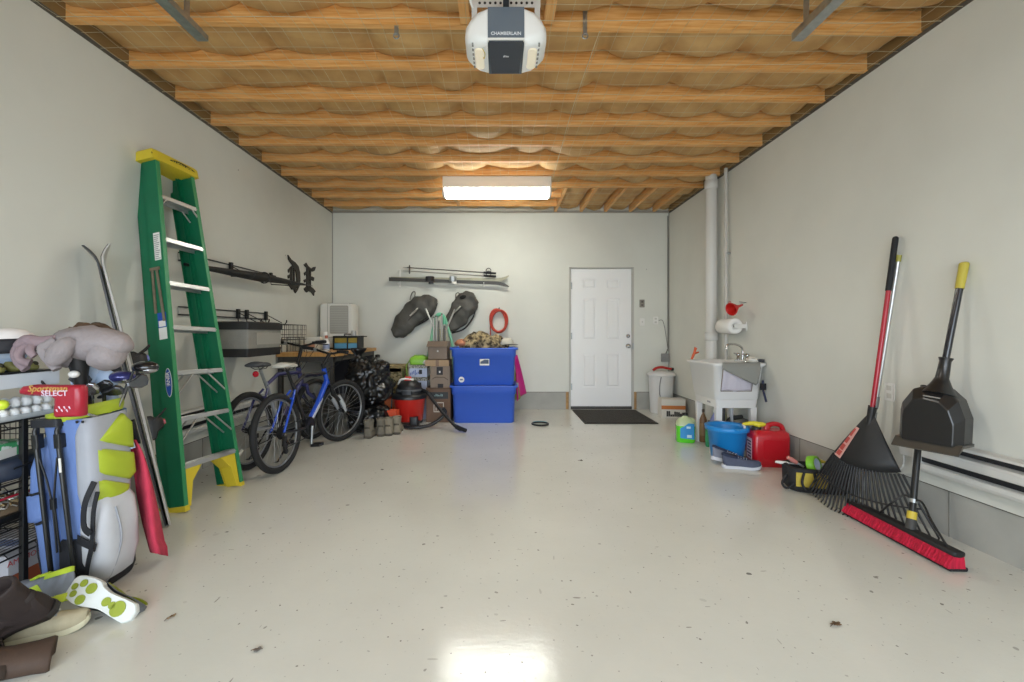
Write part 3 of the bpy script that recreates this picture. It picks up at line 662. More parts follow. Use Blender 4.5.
# grey plush animal cover draped over the clubs
def plush():
    p = at(88, 346, 2.0); t = thing('plush_club_cover', 'grey plush animal club cover with hanging paws on top of the golf bag', 'plush club cover', p)
    k = 2.0/440; FUR = mat('grey_plush', '938b8c', .95, var=.10, vs=9, bump=.5, bs=60); FUR2 = mat('pink_grey_plush', '8f7d82', .95, var=.1, vs=12, bump=.5, bs=60); BRN = mat('brown_plush', '5a4634', .95, var=.25, vs=30, bump=.9, bs=90)
    def X(px): return (px-88)*k*.78+.03
    def Z(py): return (346-py)*k
    m = MB(); m.ell((X(86), 0, Z(343)), (35*k, .10, 17*k), rotm(0, 4, 0), 24, 16); m.ell((X(108), -.02, Z(356)), (15*k, .075, 14*k), rotm(0, 30, 0), 18, 12); m.ell((X(62), -.03, Z(350)), (14*k, .07, 16*k), rotm(0, -15, 0), 18, 12)
    m.jitter(.016, 14); m.build('body', FUR, t)
    m = MB(); m.tube(bez([(X(84), -.09, Z(340)), (X(80), -.115, Z(347)), (X(73), -.12, Z(356)), (X(70), -.11, Z(361))], 6), [.026+.014*math.sin(PI*q/18) for q in range(19)], 12); m.jitter(.006, 20); m.build('arm', FUR, t)
    m = MB(); m.tube(bez([(X(62), -.08, Z(341)), (X(54), -.105, Z(348)), (X(60), -.11, Z(356)), (X(70), -.105, Z(368))], 6), [.024-.008*q/18 for q in range(19)], 12); m.jitter(.006, 20); m.build('arm', FUR, t)
    m = MB(); m.tube(bez([(X(58), -.06, Z(341)), (X(45), -.09, Z(342)), (X(32), -.10, Z(340)), (X(24), -.10, Z(346))], 6), [.030-.006*q/18 for q in range(19)], 12)
    m.tube(bez([(X(28), -.10, Z(342)), (X(22), -.115, Z(351)), (X(27), -.12, Z(360)), (X(35), -.115, Z(367))], 5), .0165, 10)
    m.tube(bez([(X(34), -.10, Z(343)), (X(31), -.13, Z(352)), (X(36), -.135, Z(359)), (X(43), -.125, Z(361))], 5), .0165, 10)
    m.tube(bez([(X(40), -.10, Z(343)), (X(44), -.13, Z(350)), (X(48), -.125, Z(355))], 5), .0145, 10)
    m.jitter(.005, 22); m.build('paw', FUR2, t)
    m = MB(); m.ell((X(68), .06, Z(337)), (27*k, .05, 14*k), rotm(0, 3, 0), 26, 12); m.jitter(.02, 40); m.build('back_fur', BRN, t)
    m = MB(); m.tube([(X(72), -.02, Z(355)), (X(73), -.01, Z(378)), (X(78), .0, Z(405))], [.045, .026, .022], 12); m.build('sock', BLK, t)
    m = MB(); m.ell((X(78), -.06, Z(373)), (.022, .018, .016), None, 12, 8); m.build('tag', WHT, t)
plush()
# pale blue head covers behind
def head_cover(label, p, rad, m, tilt=0, extra=None):
    t = thing('club_cover', label, 'golf club cover', p); b = MB()
    b.lathe([(.022, -.34), (.026, -.10), (rad*.7, -.05), (rad, .0), (rad*.92, .04), (rad*.5, .07), (.008, .078)], (0, 0, 0), rotm(0, tilt, 0), 18); b.build('cover', m, t)
    b = MB(); b.torus((-.0, 0, -.06), rad*.62, .006, rotm(0, tilt, 0), 18, 6); b.build('elastic', extra or BLK, t)
PBL = mat('pale_blue_cloth', 'b4c8e4', .7, bump=.15, bs=20)
head_cover('pale blue padded club cover between the plush and the irons', at(85, 377, 2.08), .055, PBL, 15, STRAP)
head_cover('pale blue padded club cover right of the plush cover', at(106, 383, 2.12), .045, PBL, -20, STRAP)
# red towel on the back of the bag
def towel():
    p = at(140, 450, 2.16); t = MB()
    def f(u, v):
        py = 440+112*u; px0 = 131+6*u+14*u*u; px1 = 136+30*u**.7+(2 if u > .9 else 0); px = px0+(px1-px0)*v
        q = at(px, py+v*(4 if u > .95 else 0), 2.16+.05*math.sin(v*5+u*3)*(.3+u)); return q-p
    t.grid(20, 10, f); tag(t.build('towel', mat('red_towel', 'c43a52', .95, var=.1, vs=20, bump=.5, bs=150), loc=p, solid=.008), 'red towel hanging down behind the golf bag beside the skis', 'towel')
towel()
# ================================================================ rack against the left wall with its load
def rack():
    t = thing('shelf_rack', 'black wire shelf rack holding golf balls, boxes and bags at the left edge', 'shelf', (-2.28, 1.80, 0))
    X0, X1, Y0, Y1 = -.19, .19, -.38, .36
    for x in (X0, X1):
        for y in (Y0, .13, Y1):
            m = MB(); m.span((x-.011, y-.011, 0), (x+.011, y+.011, .775)); p = m.build('post', BLKM, t, bevel=.002)
            MB().span((x-.015, y-.015, 0), (x+.015, y+.015, .03)).build('post_foot', BLK, p)
    for z in (.215, .335, .50, .765):
        m = MB()
        m.tube([(X0, Y0, z), (X1, Y0, z), (X1, Y1, z), (X0, Y1, z)], .005, 6, closed=True); m.tube([(X0, Y0, z-.03), (X1, Y0, z-.03), (X1, Y1, z-.03), (X0, Y1, z-.03)], .004, 6, closed=True)
        for q in range(1, 14): m.tube([(X0+q*.0272, Y0, z+.002), (X0+q*.0272, Y1, z+.002)], .002, 4)
        for q in range(1, 12): m.tube([(X1, Y0+q*.0615, z), (X1, Y0+q*.0615+.02, z-.03)], .002, 4)
        m.build('wire_shelf', BLKM, t)
    m = MB()
    for q in range(1, 9): m.tube([(X1-.012, Y1+.004, .50+q*.03), (X0+.012, Y1+.004, .50+q*.03)], .002, 4)
    for q in range(1, 13): m.tube([(X0+q*.029, Y1+.006, .50), (X0+q*.029, Y1+.006, .76)], .002, 4)
    m.build('wire_side', BLKM, t)
rack()
EGG = mat('clear_tray', 'e3e8ec', .25, alpha=.55); BALL = mat('golf_ball_white', 'eceef0', .3, bump=.2, bs=160)
t = thing('ball_tray', 'clear plastic tray of golf balls on top of the black rack', 'tray', (-2.28, 1.80, .772))
m = MB(); m.span((-.20, -.36, 0), (.205, .33, .006)).span((.20, -.36, 0), (.205, .33, .022)).span((-.2, .325, 0), (.205, .33, .022)); m.build('tray', EGG, t)
first = None
rows = [(1.50+q*.0445, z, x) for z, x in ((.80, -2.100), (.80, -2.145), (.80, -2.19), (.84, -2.12), (.84, -2.165)) for q in range(13)]
for i, (y, z, x) in enumerate(rows):
    yy = y+(.022 if z > .82 else 0)
    lab = 'white golf ball packed with the others in the clear tray on the rack'
    if i == 0:
        first = tag(MB().ell((0, 0, 0), (.0213,)*3, None, 16, 10).build('golf_ball', BALL, loc=(x, yy, z)), lab, 'golf ball', 'white golf balls in the tray on the rack')
    else:
        b = first.copy(); COL.objects.link(b); b.location = (x, yy, z)
p = at(5, 403, 1.875)
tag(MB().ell((0, 0, 0), (.0213,)*3, None, 16, 10).build('golf_ball', mat('golf_ball_yellow', 'd7ea3c', .35), loc=(-2.104, 1.86, .842)), 'yellow golf ball among the white ones in the clear tray', 'golf ball')
# white carton, fluffy olive strip, pale box, cap
t = thing('white_carton', 'flat white carton lying on the golf ball tray', 'box', (-2.27, 1.86, .907))
m = MB(); m.span((-.19, -.45, 0), (.185, .225, .062)); m.build('carton', mat('carton_white', 'dfe4ec', .6), t, bevel=.004)
m = MB(); m.span((.1855, -.3, .008), (.1865, -.05, .05)); m.build('carton_tape', mat('tape', 'cfd6df', .3), t)
OLV = mat('olive_rubber', '7d7a44', .6, var=.2, vs=25)
t = thing('glove_pack', 'olive golf gloves laid in a dark tray on the white carton', 'glove pack', (-2.17, 1.86, .970))
m = MB(); m.span((-.12, -.40, 0), (.085, .20, .008)); m.build('tray', BLK, t)
for q in range(8):
    m = MB(); m.ell((.03, -.36+q*.07, .030), (.045, .026, .022), rotm(0, 20, 25), 14, 8); m.jitter(.006, 40); g = m.build('glove', OLV, t)
    m = MB(); m.ell((.055, -.35+q*.07, .036), (.014, .012, .012), None, 8, 6); m.build('cuff', mat('dark_olive', '35331f', .7), g)
t = thing('pale_box', 'pale blue box standing on the rack under the white cap', 'box', (-2.25, 1.80, .980))
m = MB(); m.span((-.15, -.32, 0), (.11, .19, .075)); m.build('box_body', mat('pale_blue_card', 'b9cde8', .6), t, bevel=.004)
m = MB(); m.span((-.152, -.322, .055), (.112, .192, .079)); m.build('lid', mat('paler_blue_card', 'c9d8ec', .6), t, bevel=.003)
# cap
def cap():
    t = thing('cap', 'white cap with a black side band lying on the pale blue box', 'cap', (-2.16, 1.94, 1.060), rz=R(75))
    rings = []; N = 28
    for q in range(9):
        a = q/8*PI/2; rr = math.cos(a)**.75; z = .095*math.sin(a)
        rings.append([V((.10*rr*math.cos(2*PI*k/N), .082*rr*math.sin(2*PI*k/N), z+.012)) for k in range(N)])
    m = MB(); m.loft(rings); m.build('crown', mat('cap_white', 'e2e0df', .8, bump=.1, bs=80), t)
    m = MB(); m.loft([[V((r*1.015*math.cos(2*PI*k/N)*.10, r*1.015*math.sin(2*PI*k/N)*.082, z+.004*math.cos(2*PI*k/N))) for k in range(N)] for r, z in ((1.0, .0), (1.02, .02), (1.0, .05), (.95, .062))], caps=False); m.build('band', mat('cap_black', '1c1c22', .7), t, solid=.003)
    m = MB(); m.grid(12, 6, lambda u, v: V(((.095+.07*v*math.sin(PI*u)**.6)*math.cos((u-.5)*2.2), .082*math.sin((u-.5)*2.2)*(1+.05*v), .012-.018*v*math.sin(PI*u)))); m.build('peak', MC['cap_white'], t, solid=.003)
    m = MB(); m.tube([(.06, -.035, .078), (.075, -.02, .07), (.065, .0, .082), (.078, .015, .068), (.065, .035, .078)], .0025, 5); m.build('stitching', mat('cap_red', 'b0727a', .7), t)
cap()
# inside the rack
t = thing('navy_bag', 'dark navy zip bag lying on the middle wire shelf', 'bag', (-2.16, 1.98, .505))
m = MB(); m.rrect_loft([((0, y, .05), a, b, .03, (1, 0, 0), (0, 0, 1)) for y, a, b in ((-.14, .04, .03), (-.12, .07, .045), (0, .085, .05), (.12, .07, .045), (.14, .04, .03))]); m.jitter(.006, 12); m.build('bag_body', mat('navy_cloth', '1e2738', .6), t)
m = MB(); m.tube(bez([(.085, -.1, .06), (.1, 0, .075), (.085, .1, .06)]), .004, 6); m.build('zip', BLK, t)
t = thing('mint_packet', 'bright green and white packet on the wire shelf under the golf balls', 'packet', (-2.20, 1.90, .56), rz=R(8))
m = MB(); m.rrect_loft([((0, y, .055), .055, h, .01, (1, 0, 0), (0, 0, 1)) for y, h in ((-.11, .01), (-.10, .05), (.10, .05), (.11, .01))]); m.build('wrapper', mat('mint_green', '3fae6c', .45, col2='e7f0ea', vs=30, sharp=(.48, .52)), t)
m = MB(); m.span((.0555, -.05, .03), (.0575, .05, .08)); m.build('label', PAPER, t)
t = thing('tinsel_tray', 'black tray heaped with silver and brown wire pieces on the lower shelf', 'tray', (-2.24, 1.92, .337))
m = MB(); m.rrect_loft([((0, 0, z), a, b, .02, (1, 0, 0), (0, 1, 0)) for z, a, b in ((0, .14, .19), (.03, .15, .20))]); m.build('tray', BLK, t)
hb = MB(); rn = random.Random(5)
hb.cur = 0; hb.ell((0, 0, .028), (.13, .18, .06), None, 20, 10)
for q in range(260):
    a, r_ = rn.uniform(0, 2*PI), rn.random()**.5; x, y = .125*r_*math.cos(a), .175*r_*math.sin(a); z = .03+.06*math.sqrt(max(0, 1-r_*r_)); d = V((rn.uniform(-1, 1), rn.uniform(-1, 1), rn.uniform(-.3, .6)))*.022
    hb.cur = rn.choice((1, 1, 2)); hb.tube([V((x, y, z))-d, V((x, y, z+.008)), V((x, y, z))+d], .003, 4)
o = hb.build('wire_pieces', [mat('brown_wire', '6d5c47', .6), mat('silver_wire', 'cfccc4', .3, .6), mat('tan_wire', 'a08a62', .5)], t); o['kind'] = 'stuff'
m = MB(); m.tube(bez([(.10, -.15, .085), (.12, 0, .10), (.10, .15, .085)]), .005, 6); m.build('red_cord', mat('cord_red', 'b3263a', .5), t)
t = thing('shoe_box', 'orange shoe box with a white printed lid on the floor under the rack', 'box', (-2.295, 2.06, 0))
m = MB(); m.span((-.16, -.15, .002), (.16, .12, .12)); m.build('carton', mat('orange_card_shaded', '94492a', .7), t, bevel=.002)  # card colour darkened to carry the shade under the rack
m = MB(); m.span((-.164, -.154, .085), (.164, .124, .175)); li = m.build('lid', mat('lid_card_shaded', 'b3b3ba', .6), t, bevel=.002)  # lid colour holds the same shade, greyer than its white card
lettering('lettering', 'AMEMORY CLUB', mat('red_print', 'b04548', .6), .034, li, (.1645, -.03, .140), (PI/2, 0, PI/2))
m = MB(); m.span((-.06, -.08, .1755), (.10, .02, .1765)); m.build('shipping_label', mat('pale_label', 'dfe3ec', .6), li)
m = MB()
for q in range(12): m.span((-.04+q*.010, -.06, .1766), (-.036+q*.010+(q % 3)*.002, .0, .1772))
m.build('barcode', mat('print_blue', '5d6f9c', .6), li)
# ---------------------------------------------------------------- shoes
def shoe(name, label, loc, rot, L, up, sole, accent, group=None, collar=.075, hi=0, lace='e8e8e8', pads=None, wide=.052):
    t = thing(name, label, 'shoe' if not hi else 'boot', loc, rot=rot, group=group)
    S = L/.29
    def halfw(u):  # u 0 heel .. 1 toe
        return S*wide*(.62+.10*math.sin(PI*min(1, u*2.2))+.36*math.exp(-((u-.70)/.23)**2))*(1 if u < .9 else max(.25, math.sqrt(max(0.02, 1-((u-.9)/.105)**2))))*(1 if u > .06 else max(.45, math.sqrt(u/.06)))
    N = 28
    def outline(k, z, e=0):
        pts = []
        us = [i/N for i in range(N+1)]
        for u in us: pts.append(V(((u-.5)*L*k, halfw(u)*k+e-.006*S*math.sin(PI*u*1.0)*(u < .6), z)))
        for u in us[::-1]: pts.append(V(((u-.5)*L*k, -(halfw(u)*k+e)+.012*S*math.sin(PI*u), z)))
        return pts
    m = MB(); spring = lambda p: V((p.x, p.y, p.z+.018*S*max(0, (p.x/L+.5-.72)/.28)**2))
    m.loft([outline(.97, 0), outline(1.0, .006), outline(1.01, .020*S), outline(.985, .030*S)], smooth=False); m.deform(spring)
    so = m.build('sole', mat('sole_'+sole, sole, .55, bump=.1, bs=60), t)
    if pads:
        for (u, v, r_) in pads:
            q = MB(); q.lathe([(r_*S, -.0045), (r_*S, .001)], ((u-.5)*L, v*S, 0), None, 16); q.deform(spring); q.build('tread_pad', mat('pad_'+accent, accent, .55), so)
    rings = []; M_ = 18
    for i in range(N+1):
        u = .02+.96*i/N; hw_ = halfw(u)*.97; x = (u-.5)*L; y0 = .003*S*math.sin(PI*u)
        h = S*(collar*(1-.55*max(0, (u-.30)/.70)**.8)+.004) if u > .30 else S*(collar+.012*(1-u/.30)**1.5)
        if u > .88: h *= max(.45, 1-((u-.88)/.12)**2*.55)
        z0 = .026*S+.018*S*max(0, (u-.72)/.28)**2
        p = 2.3 if u > .35 else 3.0
        ring = []
        for k in range(M_+1):
            a = PI*k/M_; c_, s_ = math.cos(a), math.sin(a)
            ring.append(V((x-.01*S*(u < .1)*(s_-.5), y0+hw_*math.copysign(abs(c_)**(2/p), c_), z0+h*abs(s_)**(2/2.2))))
        rings.append(ring)
    m = MB(); m.loft(rings, closed=False); m.add(rings[0], [tuple(range(M_+1))]); m.add(rings[-1], [tuple(range(M_+1))])
    uo = m.build('upper', mat('upper_'+up, up, .75, var=.10, vs=25, bump=.15, bs=90), t)
    top = (.026+collar)*S
    e = MB(); e.loft([[V((-L*.29+.058*S*a*math.cos(2*PI*k/20), .002+.031*S*a*math.sin(2*PI*k/20), top+dz-.10*(math.cos(2*PI*k/20))*.13*S)) for k in range(20)] for a, dz in ((1.12, -.008), (1.08, .010), (.9, .012), (.75, -.004))]); e.build('collar', mat('collar_'+accent, accent, .8), t)
    e = MB(); e.ell((-L*.29, .002, top+.002), (.046*S, .025*S, .010), None, 14, 6); e.build('lining', mat('shoe_lining', '2a2a2e', .9), t)
    e = MB(); e.loft([[V(((u-.5)*L, .002+w_*s, z)) for s, z in ((-1, zz), (-.5, zz+.006*S), (.5, zz+.006*S), (1, zz))] for u, w_, zz in ((.36, .020*S, top*.98), (.48, .022*S, S*(.028+collar*.86)), (.66, .020*S, S*(.026+collar*.66)))], closed=False); to = e.build('tongue', mat('tongue_'+accent, accent, .8), t, solid=.004)
    e = MB()
    for u in (.42, .49, .56, .63):
        zz = S*(.034+collar*(1-.55*max(0, (u-.30)/.70)**.8))+.003; e.tube([((u-.5)*L-.006, -.024*S, zz-.008*S), ((u-.5)*L, 0, zz+.003), ((u-.5)*L+.006, .026*S, zz-.008*S)], .0028*S, 5)
    e.build('laces', mat('lace_'+lace, lace, .8), t)
    e = MB(); e.loft([[V(((u-.5)*L, s*(halfw(u)*.99+.001), z0)) for u, z0 in ((.30, .045*S), (.42, .07*S), (.62, .05*S), (.60, .036*S), (.44, .05*S), (.34, .034*S))] for s in (.97, 1.0)], smooth=False)
    e.build('side_stripe', mat('stripe_'+accent, accent, .6), uo)
    if hi:
        b = MB(); b.loft([[V((-L*.27+.062*S*a*math.cos(2*PI*k/20)+dx, .002+.042*S*a*math.sin(2*PI*k/20), z)) for k in range(20)] for a, z, dx in ((1.05, top*.8, .004), (.98, top+.02, 0), (1.02, top+hi*.7, -.004), (1.12, top+hi, -.006), (1.05, top+hi+.008, -.006), (.88, top+hi+.002, -.006), (.8, top+hi-.05, -.004))], caps=True); b.build('shaft', MC['upper_'+up], t)
    return t
LM = 'b9d13a'
gp = [(.78, .012, .0105), (.86, -.004, .0105), (.70, -.020, .011), (.64, .018, .0155), (.74, .002, .0145), (.24, .0, .024), (.38, .006, .014), (.12, .0, .012)]
gp = [(.88, .004, .011), (.80, .024, .0125), (.83, -.016, .011), (.70, -.022, .016), (.67, .020, .018), (.22, .0, .026), (.40, .004, .015), (.31, .002, .012)]
def face_rot(xa, down):
    """euler whose local x runs along xa and whose underside looks along down"""
    X = V(xa).normalized(); Z = -V(down); Z = (Z-X*Z.dot(X)).normalized(); Y = Z.cross(X)
    return MX((X, Y, Z)).transposed().to_euler()
shoe('golf_shoe', 'white soled golf shoe lying on its side, lime tread pads showing, before the golf bag', (-1.60, 1.755, .082), face_rot((-.86, .05, .36), (.30, -.80, .42)), .31, '6d7278', 'd8dcd8', '8f9c2a', pads=gp)
shoe('golf_shoe', 'grey and lime golf shoe upright between the shoe box and the upturned shoe', (-1.86, 1.79, .06), (R(10), R(8), R(165)), .29, '7c828c', 'c5d63a', LM, lace='b9d13a')
shoe('golf_shoe', 'beige and grey shoe partly under the upturned golf shoe', (-1.73, 1.665, .0), (R(0), R(0), R(28)), .27, 'b0a68a', 'dcd6b8', '8d9298')
BRL = mat('brown_suede', '4a382e', .85, var=.2, vs=14, bump=.35, bs=70); DKL = mat('dark_leather', '1f1716', .35, bump=.12, bs=20)
shoe('suede_boot', 'brown suede boot fallen over nearest the lower left corner', (-1.815, 1.45, .062), face_rot((-.60, .78, .05), (-.74, -.60, .12)), .30, '46352a', '2a221d', '33271f', lace='3a2d24', collar=.10, hi=.12, wide=.056)
shoe('suede_boot', 'dark glossy brown boot tilted behind the fallen suede boot', (-1.76, 1.60, .085), face_rot((-.90, -.25, -.30), (-.35, .45, -.82)), .28, '2a1f1c', '1d1815', '241b17', lace='1d1815', collar=.10, hi=.10, wide=.056)
# dry leaves and twigs on the floor
LEAF = mat('dry_leaf', '6b5138', .85, var=.25, vs=30)
def leaf(label, px, py, s, rz, seed, mt=LEAF):
    Y = 506/(py-332); X = (px-500)*Y/440; t = thing('dry_leaf', label, 'leaf', (X, Y, .001), rz=rz)
    rn = random.Random(seed); m = MB(); N = 26; pts = []
    for k in range(N):
        a = 2*PI*k/N; r_ = s*(.55+.35*abs(math.cos(a*2.5))+rn.uniform(-.1, .1)); pts.append((r_*math.cos(a), .62*r_*math.sin(a)))
    f = lambda x, y: .004+.10*(x*x)/s+.25*(y*y)/s+.008*NZ.noise((x*60, y*60, seed))
    m.loft([[V((x*q, y*q, f(x*q, y*q))) for x, y in pts] for q in (1, .6, .05)], caps=False); m.build('blade', mt, t, solid=.0012)
    m = MB(); m.tube([(-s*1.3, 0, .003), (-s*.4, .002, .006), (s*.5, 0, .007)], .0012, 5); m.build('stem', mat('leaf_stem', '4d3a28', .9), t)
leaf('dry brown leaf alone on the floor at the lower right', 836, 625, .028, .4, 1)
leaf('dry tan leaf on the floor right of the golf shoes', 171, 618, .020, 1.2, 2, mat('tan_leaf', '9a7f5f', .85, var=.2, vs=30))
leaf('grey curled scrap on the floor right of the tan leaf', 258, 651, .019, .1, 3, mat('grey_scrap', '6f6a63', .8, var=.2, vs=40))
leaf('small dark scrap of leaf on the floor in the middle of the garage', 581, 461, .022, .0, 4, mat('dark_scrap', '5d564b', .8))
# ================================================================ left wall: rails, furled umbrella, bin, basket, letters
RAILM = mat('rail_dark', '2c2a28', .5)
def wall_rail(label, y0, y1, z, hooks):
    t = thing('wall_rail', label, 'wall rail', (XL, 0, z))
    m = MB(); m.span((.001, y0, -.028), (.012, y1, .028)); m.build('back_strip', mat('rail_white', 'c9c6be', .5), t, bevel=.002)
    for zz in (-.030, .030):
        m = MB(); m.span((.001, y0, zz-.005), (.022, y1, zz+.005)); m.build('rail_edge', RAILM, t)
    for y in hooks:
        m = MB(); m.rrect_loft([((.022+a, y, .006), .045, .018, .008, (0, 0, 1), (0, 1, 0)) for a in (0, .022)]); h = m.build('hook', BLK, t)
        m = MB(); m.tube([(.03, y, -.03), (.035, y, -.075), (.23, y, -.085), (.25, y, -.06), (.25, y, -.04)], .006, 6).tube([(.03, y-.0, .02), (.20, y, -.07)], .004, 6); m.build('hook_arm', RAILM, h)
wall_rail('upper dark-edged wall rail on the left wall carrying the furled umbrella', 3.40, 4.85, 1.735, (4.02, 4.72))
wall_rail('lower dark-edged wall rail on the left wall above the grey storage bin', 3.40, 4.68, 1.315, (4.13, 4.27, 4.62))
t = thing('patio_umbrella', 'black furled umbrella lying on the hooks of the upper wall rail', 'umbrella', (-2.315, 4.30, 1.682), rot=(R(1.5), 0, R(-2)))
m = MB(); n = 30
m.loft([[V((.045*w_*math.cos(2*PI*k/14)*(1+.18*math.cos(k*5)), y, .040*w_*math.sin(2*PI*k/14)*(1+.15*math.sin(k*4)))) for k in range(14)] for y, w_ in ((-.85, .15), (-.80, .45), (-.45, .75), (-.1, 1.0), (.0, 1.05), (.05, .9), (.45, .62), (.80, .32), (.92, .14))]); m.build('canopy', mat('umbrella_black', '262523', .7, bump=.3, bs=25), t)
m = MB(); m.cyl((0, .9, 0), (0, 1.05, 0), .008, .003, 8); m.build('tip', BLKM, t)
m = MB(); m.cyl((0, -.85, 0), (0, -1.02, 0), .012, n=10); m.build('handle', BLK, t)
m = MB(); m.torus((0, .02, 0), .052, .006, rotm(90), 18, 6); m.build('tie_strap', BLK, t)
# fabric bin
t = thing('storage_bin', 'grey fabric storage bin with black top and bottom bands hanging on the left wall', 'bin', (-2.275, 3.92, .94))
m = MB(); m.rrect_loft([((0, 0, z), a, b, .015, (1, 0, 0), (0, 1, 0)) for z, a, b in ((.065, .185, .275), (.15, .182, .272), (.235, .187, .278))]); m.build('fabric', mat('grey_felt', '85827a', .9, var=.06, vs=12, bump=.3, bs=120), t)
m = MB(); m.rrect_loft([((0, 0, z), a, b, .018, (1, 0, 0), (0, 1, 0)) for z, a, b in ((0, .185, .275), (.07, .192, .284))]); m.build('bottom_band', mat('bin_black', '1f1e1d', .6, bump=.15, bs=80), t)
m = MB(); m.rrect_loft([((0, 0, z), a, b, .018, (1, 0, 0), (0, 1, 0)) for z, a, b in ((.230, .196, .288), (.290, .200, .292))]); m.build('top_band', MC['bin_black'], t)
m = MB(); m.rrect_loft([((0, 0, z), a, b, .018, (1, 0, 0), (0, 1, 0)) for z, a, b in ((.288, .195, .286), (.298, .18, .27))]); m.build('cover', MC['bin_black'], t)
m = MB(); m.span((.186, -.15, .10), (.189, .27, .205)); m.build('side_panel', mat('grey_felt_light', '96938a', .85, bump=.25, bs=100), t, bevel=.003)
# wire basket
t = thing('wire_basket', 'black wire basket hanging on the lower wall rail beyond the grey bin', 'basket', (-2.30, 4.58, 1.07))
m = MB(); BX, BY, BH = .165, .265, .155
for z in (0, BH): m.tube([(-BX, -BY, z), (BX, -BY, z), (BX, BY, z), (-BX, BY, z)], .004, 6, closed=True)
m.build('rim', RAILM, t)
m = MB()
for q in range(13):
    y = -BY+q*2*BY/12; m.tube([(-BX, y, BH), (-BX, y, 0), (BX, y, 0), (BX, y, BH)], .0022, 4)
for q in range(1, 7):
    x = -BX+q*2*BX/7; m.tube([(x, -BY, BH), (x, -BY, 0), (x, BY, 0), (x, BY, BH)], .0022, 4)
for z in (.052, .104): m.tube([(-BX, -BY, z), (BX, -BY, z), (BX, BY, z), (-BX, BY, z)], .0022, 4, closed=True)
m.build('mesh', RAILM, t)
# blackletter initials
def wall_letter(ch, px0, px1, py0, py1, polys, label):
    Yc = 440*2.475/(500-(px0+px1)/2); k = Yc/440
    Y0 = 440*2.475/(500-px0); Y1 = 440*2.475/(500-px1); z0 = 1.15-(py1-332)*k; z1 = 1.15-(py0-332)*k
    t = thing('wall_letter', label, 'letter', (XL, Y0, z0)); m = MB()
    for pts in polys:
        m.prism([V((y*(Y1-Y0), z*(z1-z0))) for y, z in pts], lambda y, z: (.004, y, z), lambda y, z: (.016, y, z))
    m.build('letter_'+ch, mat('letter_black', '2b2620', .6), t)
wall_letter('d', 288, 300.5, 257, 293, [
    [(.02, 1.0), (.28, .90), (.60, .86), (.85, .78), (.97, .62), (1.0, .40), (.94, .24), (.78, .10), (.72, .26), (.70, .45), (.64, .60), (.52, .68), (.36, .76), (.18, .82), (.06, .88)],
    [(.20, .68), (.34, .74), (.36, .20), (.26, .16), (.22, .24)], [(.44, .70), (.52, .72), (.54, .22), (.46, .20)],
    [(.04, .60), (.22, .68), (.22, .60), (.06, .52)], [(.02, .44), (.22, .50), (.22, .42), (.04, .36)],
    [(.04, .20), (.18, .28), (.34, .24), (.55, .22), (.80, .28), (.66, .14), (.78, .10), (.60, .0), (.46, .10), (.30, .08), (.20, .14)]],
    'black blackletter D fixed to the left wall')
wall_letter('e', 304, 316, 264, 295, [
    [(.02, .92), (.20, 1.0), (.34, .92), (.62, .86), (.80, .94), (1.0, .98), (.90, .84), (.72, .78), (.50, .78), (.30, .84), (.14, .86)],
    [(.24, .88), (.42, .84), (.44, .20), (.30, .14), (.22, .22)], [(.50, .80), (.58, .80), (.58, .22), (.52, .20)],
    [(.44, .58), (.66, .62), (.86, .60), (.80, .48), (.62, .50), (.44, .48)], [(.04, .66), (.24, .74), (.24, .64), (.08, .58)], [(.02, .44), (.24, .50), (.24, .42), (.06, .36)],
    [(.02, .16), (.18, .24), (.34, .22), (.56, .28), (.78, .24), (.98, .16), (.86, .10), (.84, .0), (.62, .10), (.40, .12), (.22, .06), (.10, .10)]],
    'black blackletter E fixed to the left wall')
# baseboard heaters along both walls
def heater(label, x, s, y0, y1, box_at):
    t = thing('baseboard_heater', label, 'heater', (x, 0, 0)); HW = mat('heater_white', 'd2d1cc', .45)
    z0, z1, d = .345, .535, .065
    m = MB(); m.span((s*.001, y0, z0), (s*.018, y1, z1)); m.build('back_plate', HW, t)
    pr = [(.018, .485), (.058, .478), (d, .465), (d, .432), (.060, .426), (.018, .426)]
    m = MB(); m.prism(pr, lambda a, z: (s*a, y0, z), lambda a, z: (s*a, y1, z)); m.build('front_cover', HW, t)
    m = MB(); m.prism([(.012, .535), (.052, .530), (.060, .518), (.056, .516), (.050, .524), (.012, .528)], lambda a, z: (s*a, y0, z), lambda a, z: (s*a, y1, z)); m.build('top_lip', HW, t)
    m = MB(); m.prism([(.012, .345), (.058, .345), (.066, .362), (.066, .385), (.062, .388), (.058, .366), (.012, .352)], lambda a, z: (s*a, y0, z), lambda a, z: (s*a, y1, z)); m.build('bottom_lip', HW, t)
    m = MB(); m.span((s*.016, y0, .39), (s*.03, y1, .424)).span((s*.016, y0, .487), (s*.03, y1, .524)); m.build('fins', mat('heater_dark', '26272a', .5), t)
    for y in (y0, y1):
        m = MB(); m.span((0, y-.012, z0-.003), (s*.068, y+.012, z1+.003)); m.build('end_cap', HW, t, bevel=.003)
    if box_at:
        m = MB(); m.span((s*.0, box_at-.10, .40), (s*.045, box_at+.0, .575)).span((s*.045, box_at-.096, .48), (s*.050, box_at-.004, .57)); b = m.build('junction_box', HW, t, bevel=.005)
        m = MB(); m.cyl((s*.025, box_at-.05, .56), (s*.025, box_at-.05, .583), .016, n=12); m.build('knob', HW, b)
        m = MB(); m.tube(bez([(s*.03, box_at-.02, .40), (s*.032, box_at-.01, .32), (s*.03, box_at+.06, .285), (s*.02, box_at+.16, .27)]), .007, 6); m.build('conduit', HW, t)
heater('white baseboard heater with black slots on the right wall behind the broom', XR, -1, 1.2, 2.60, 2.72)
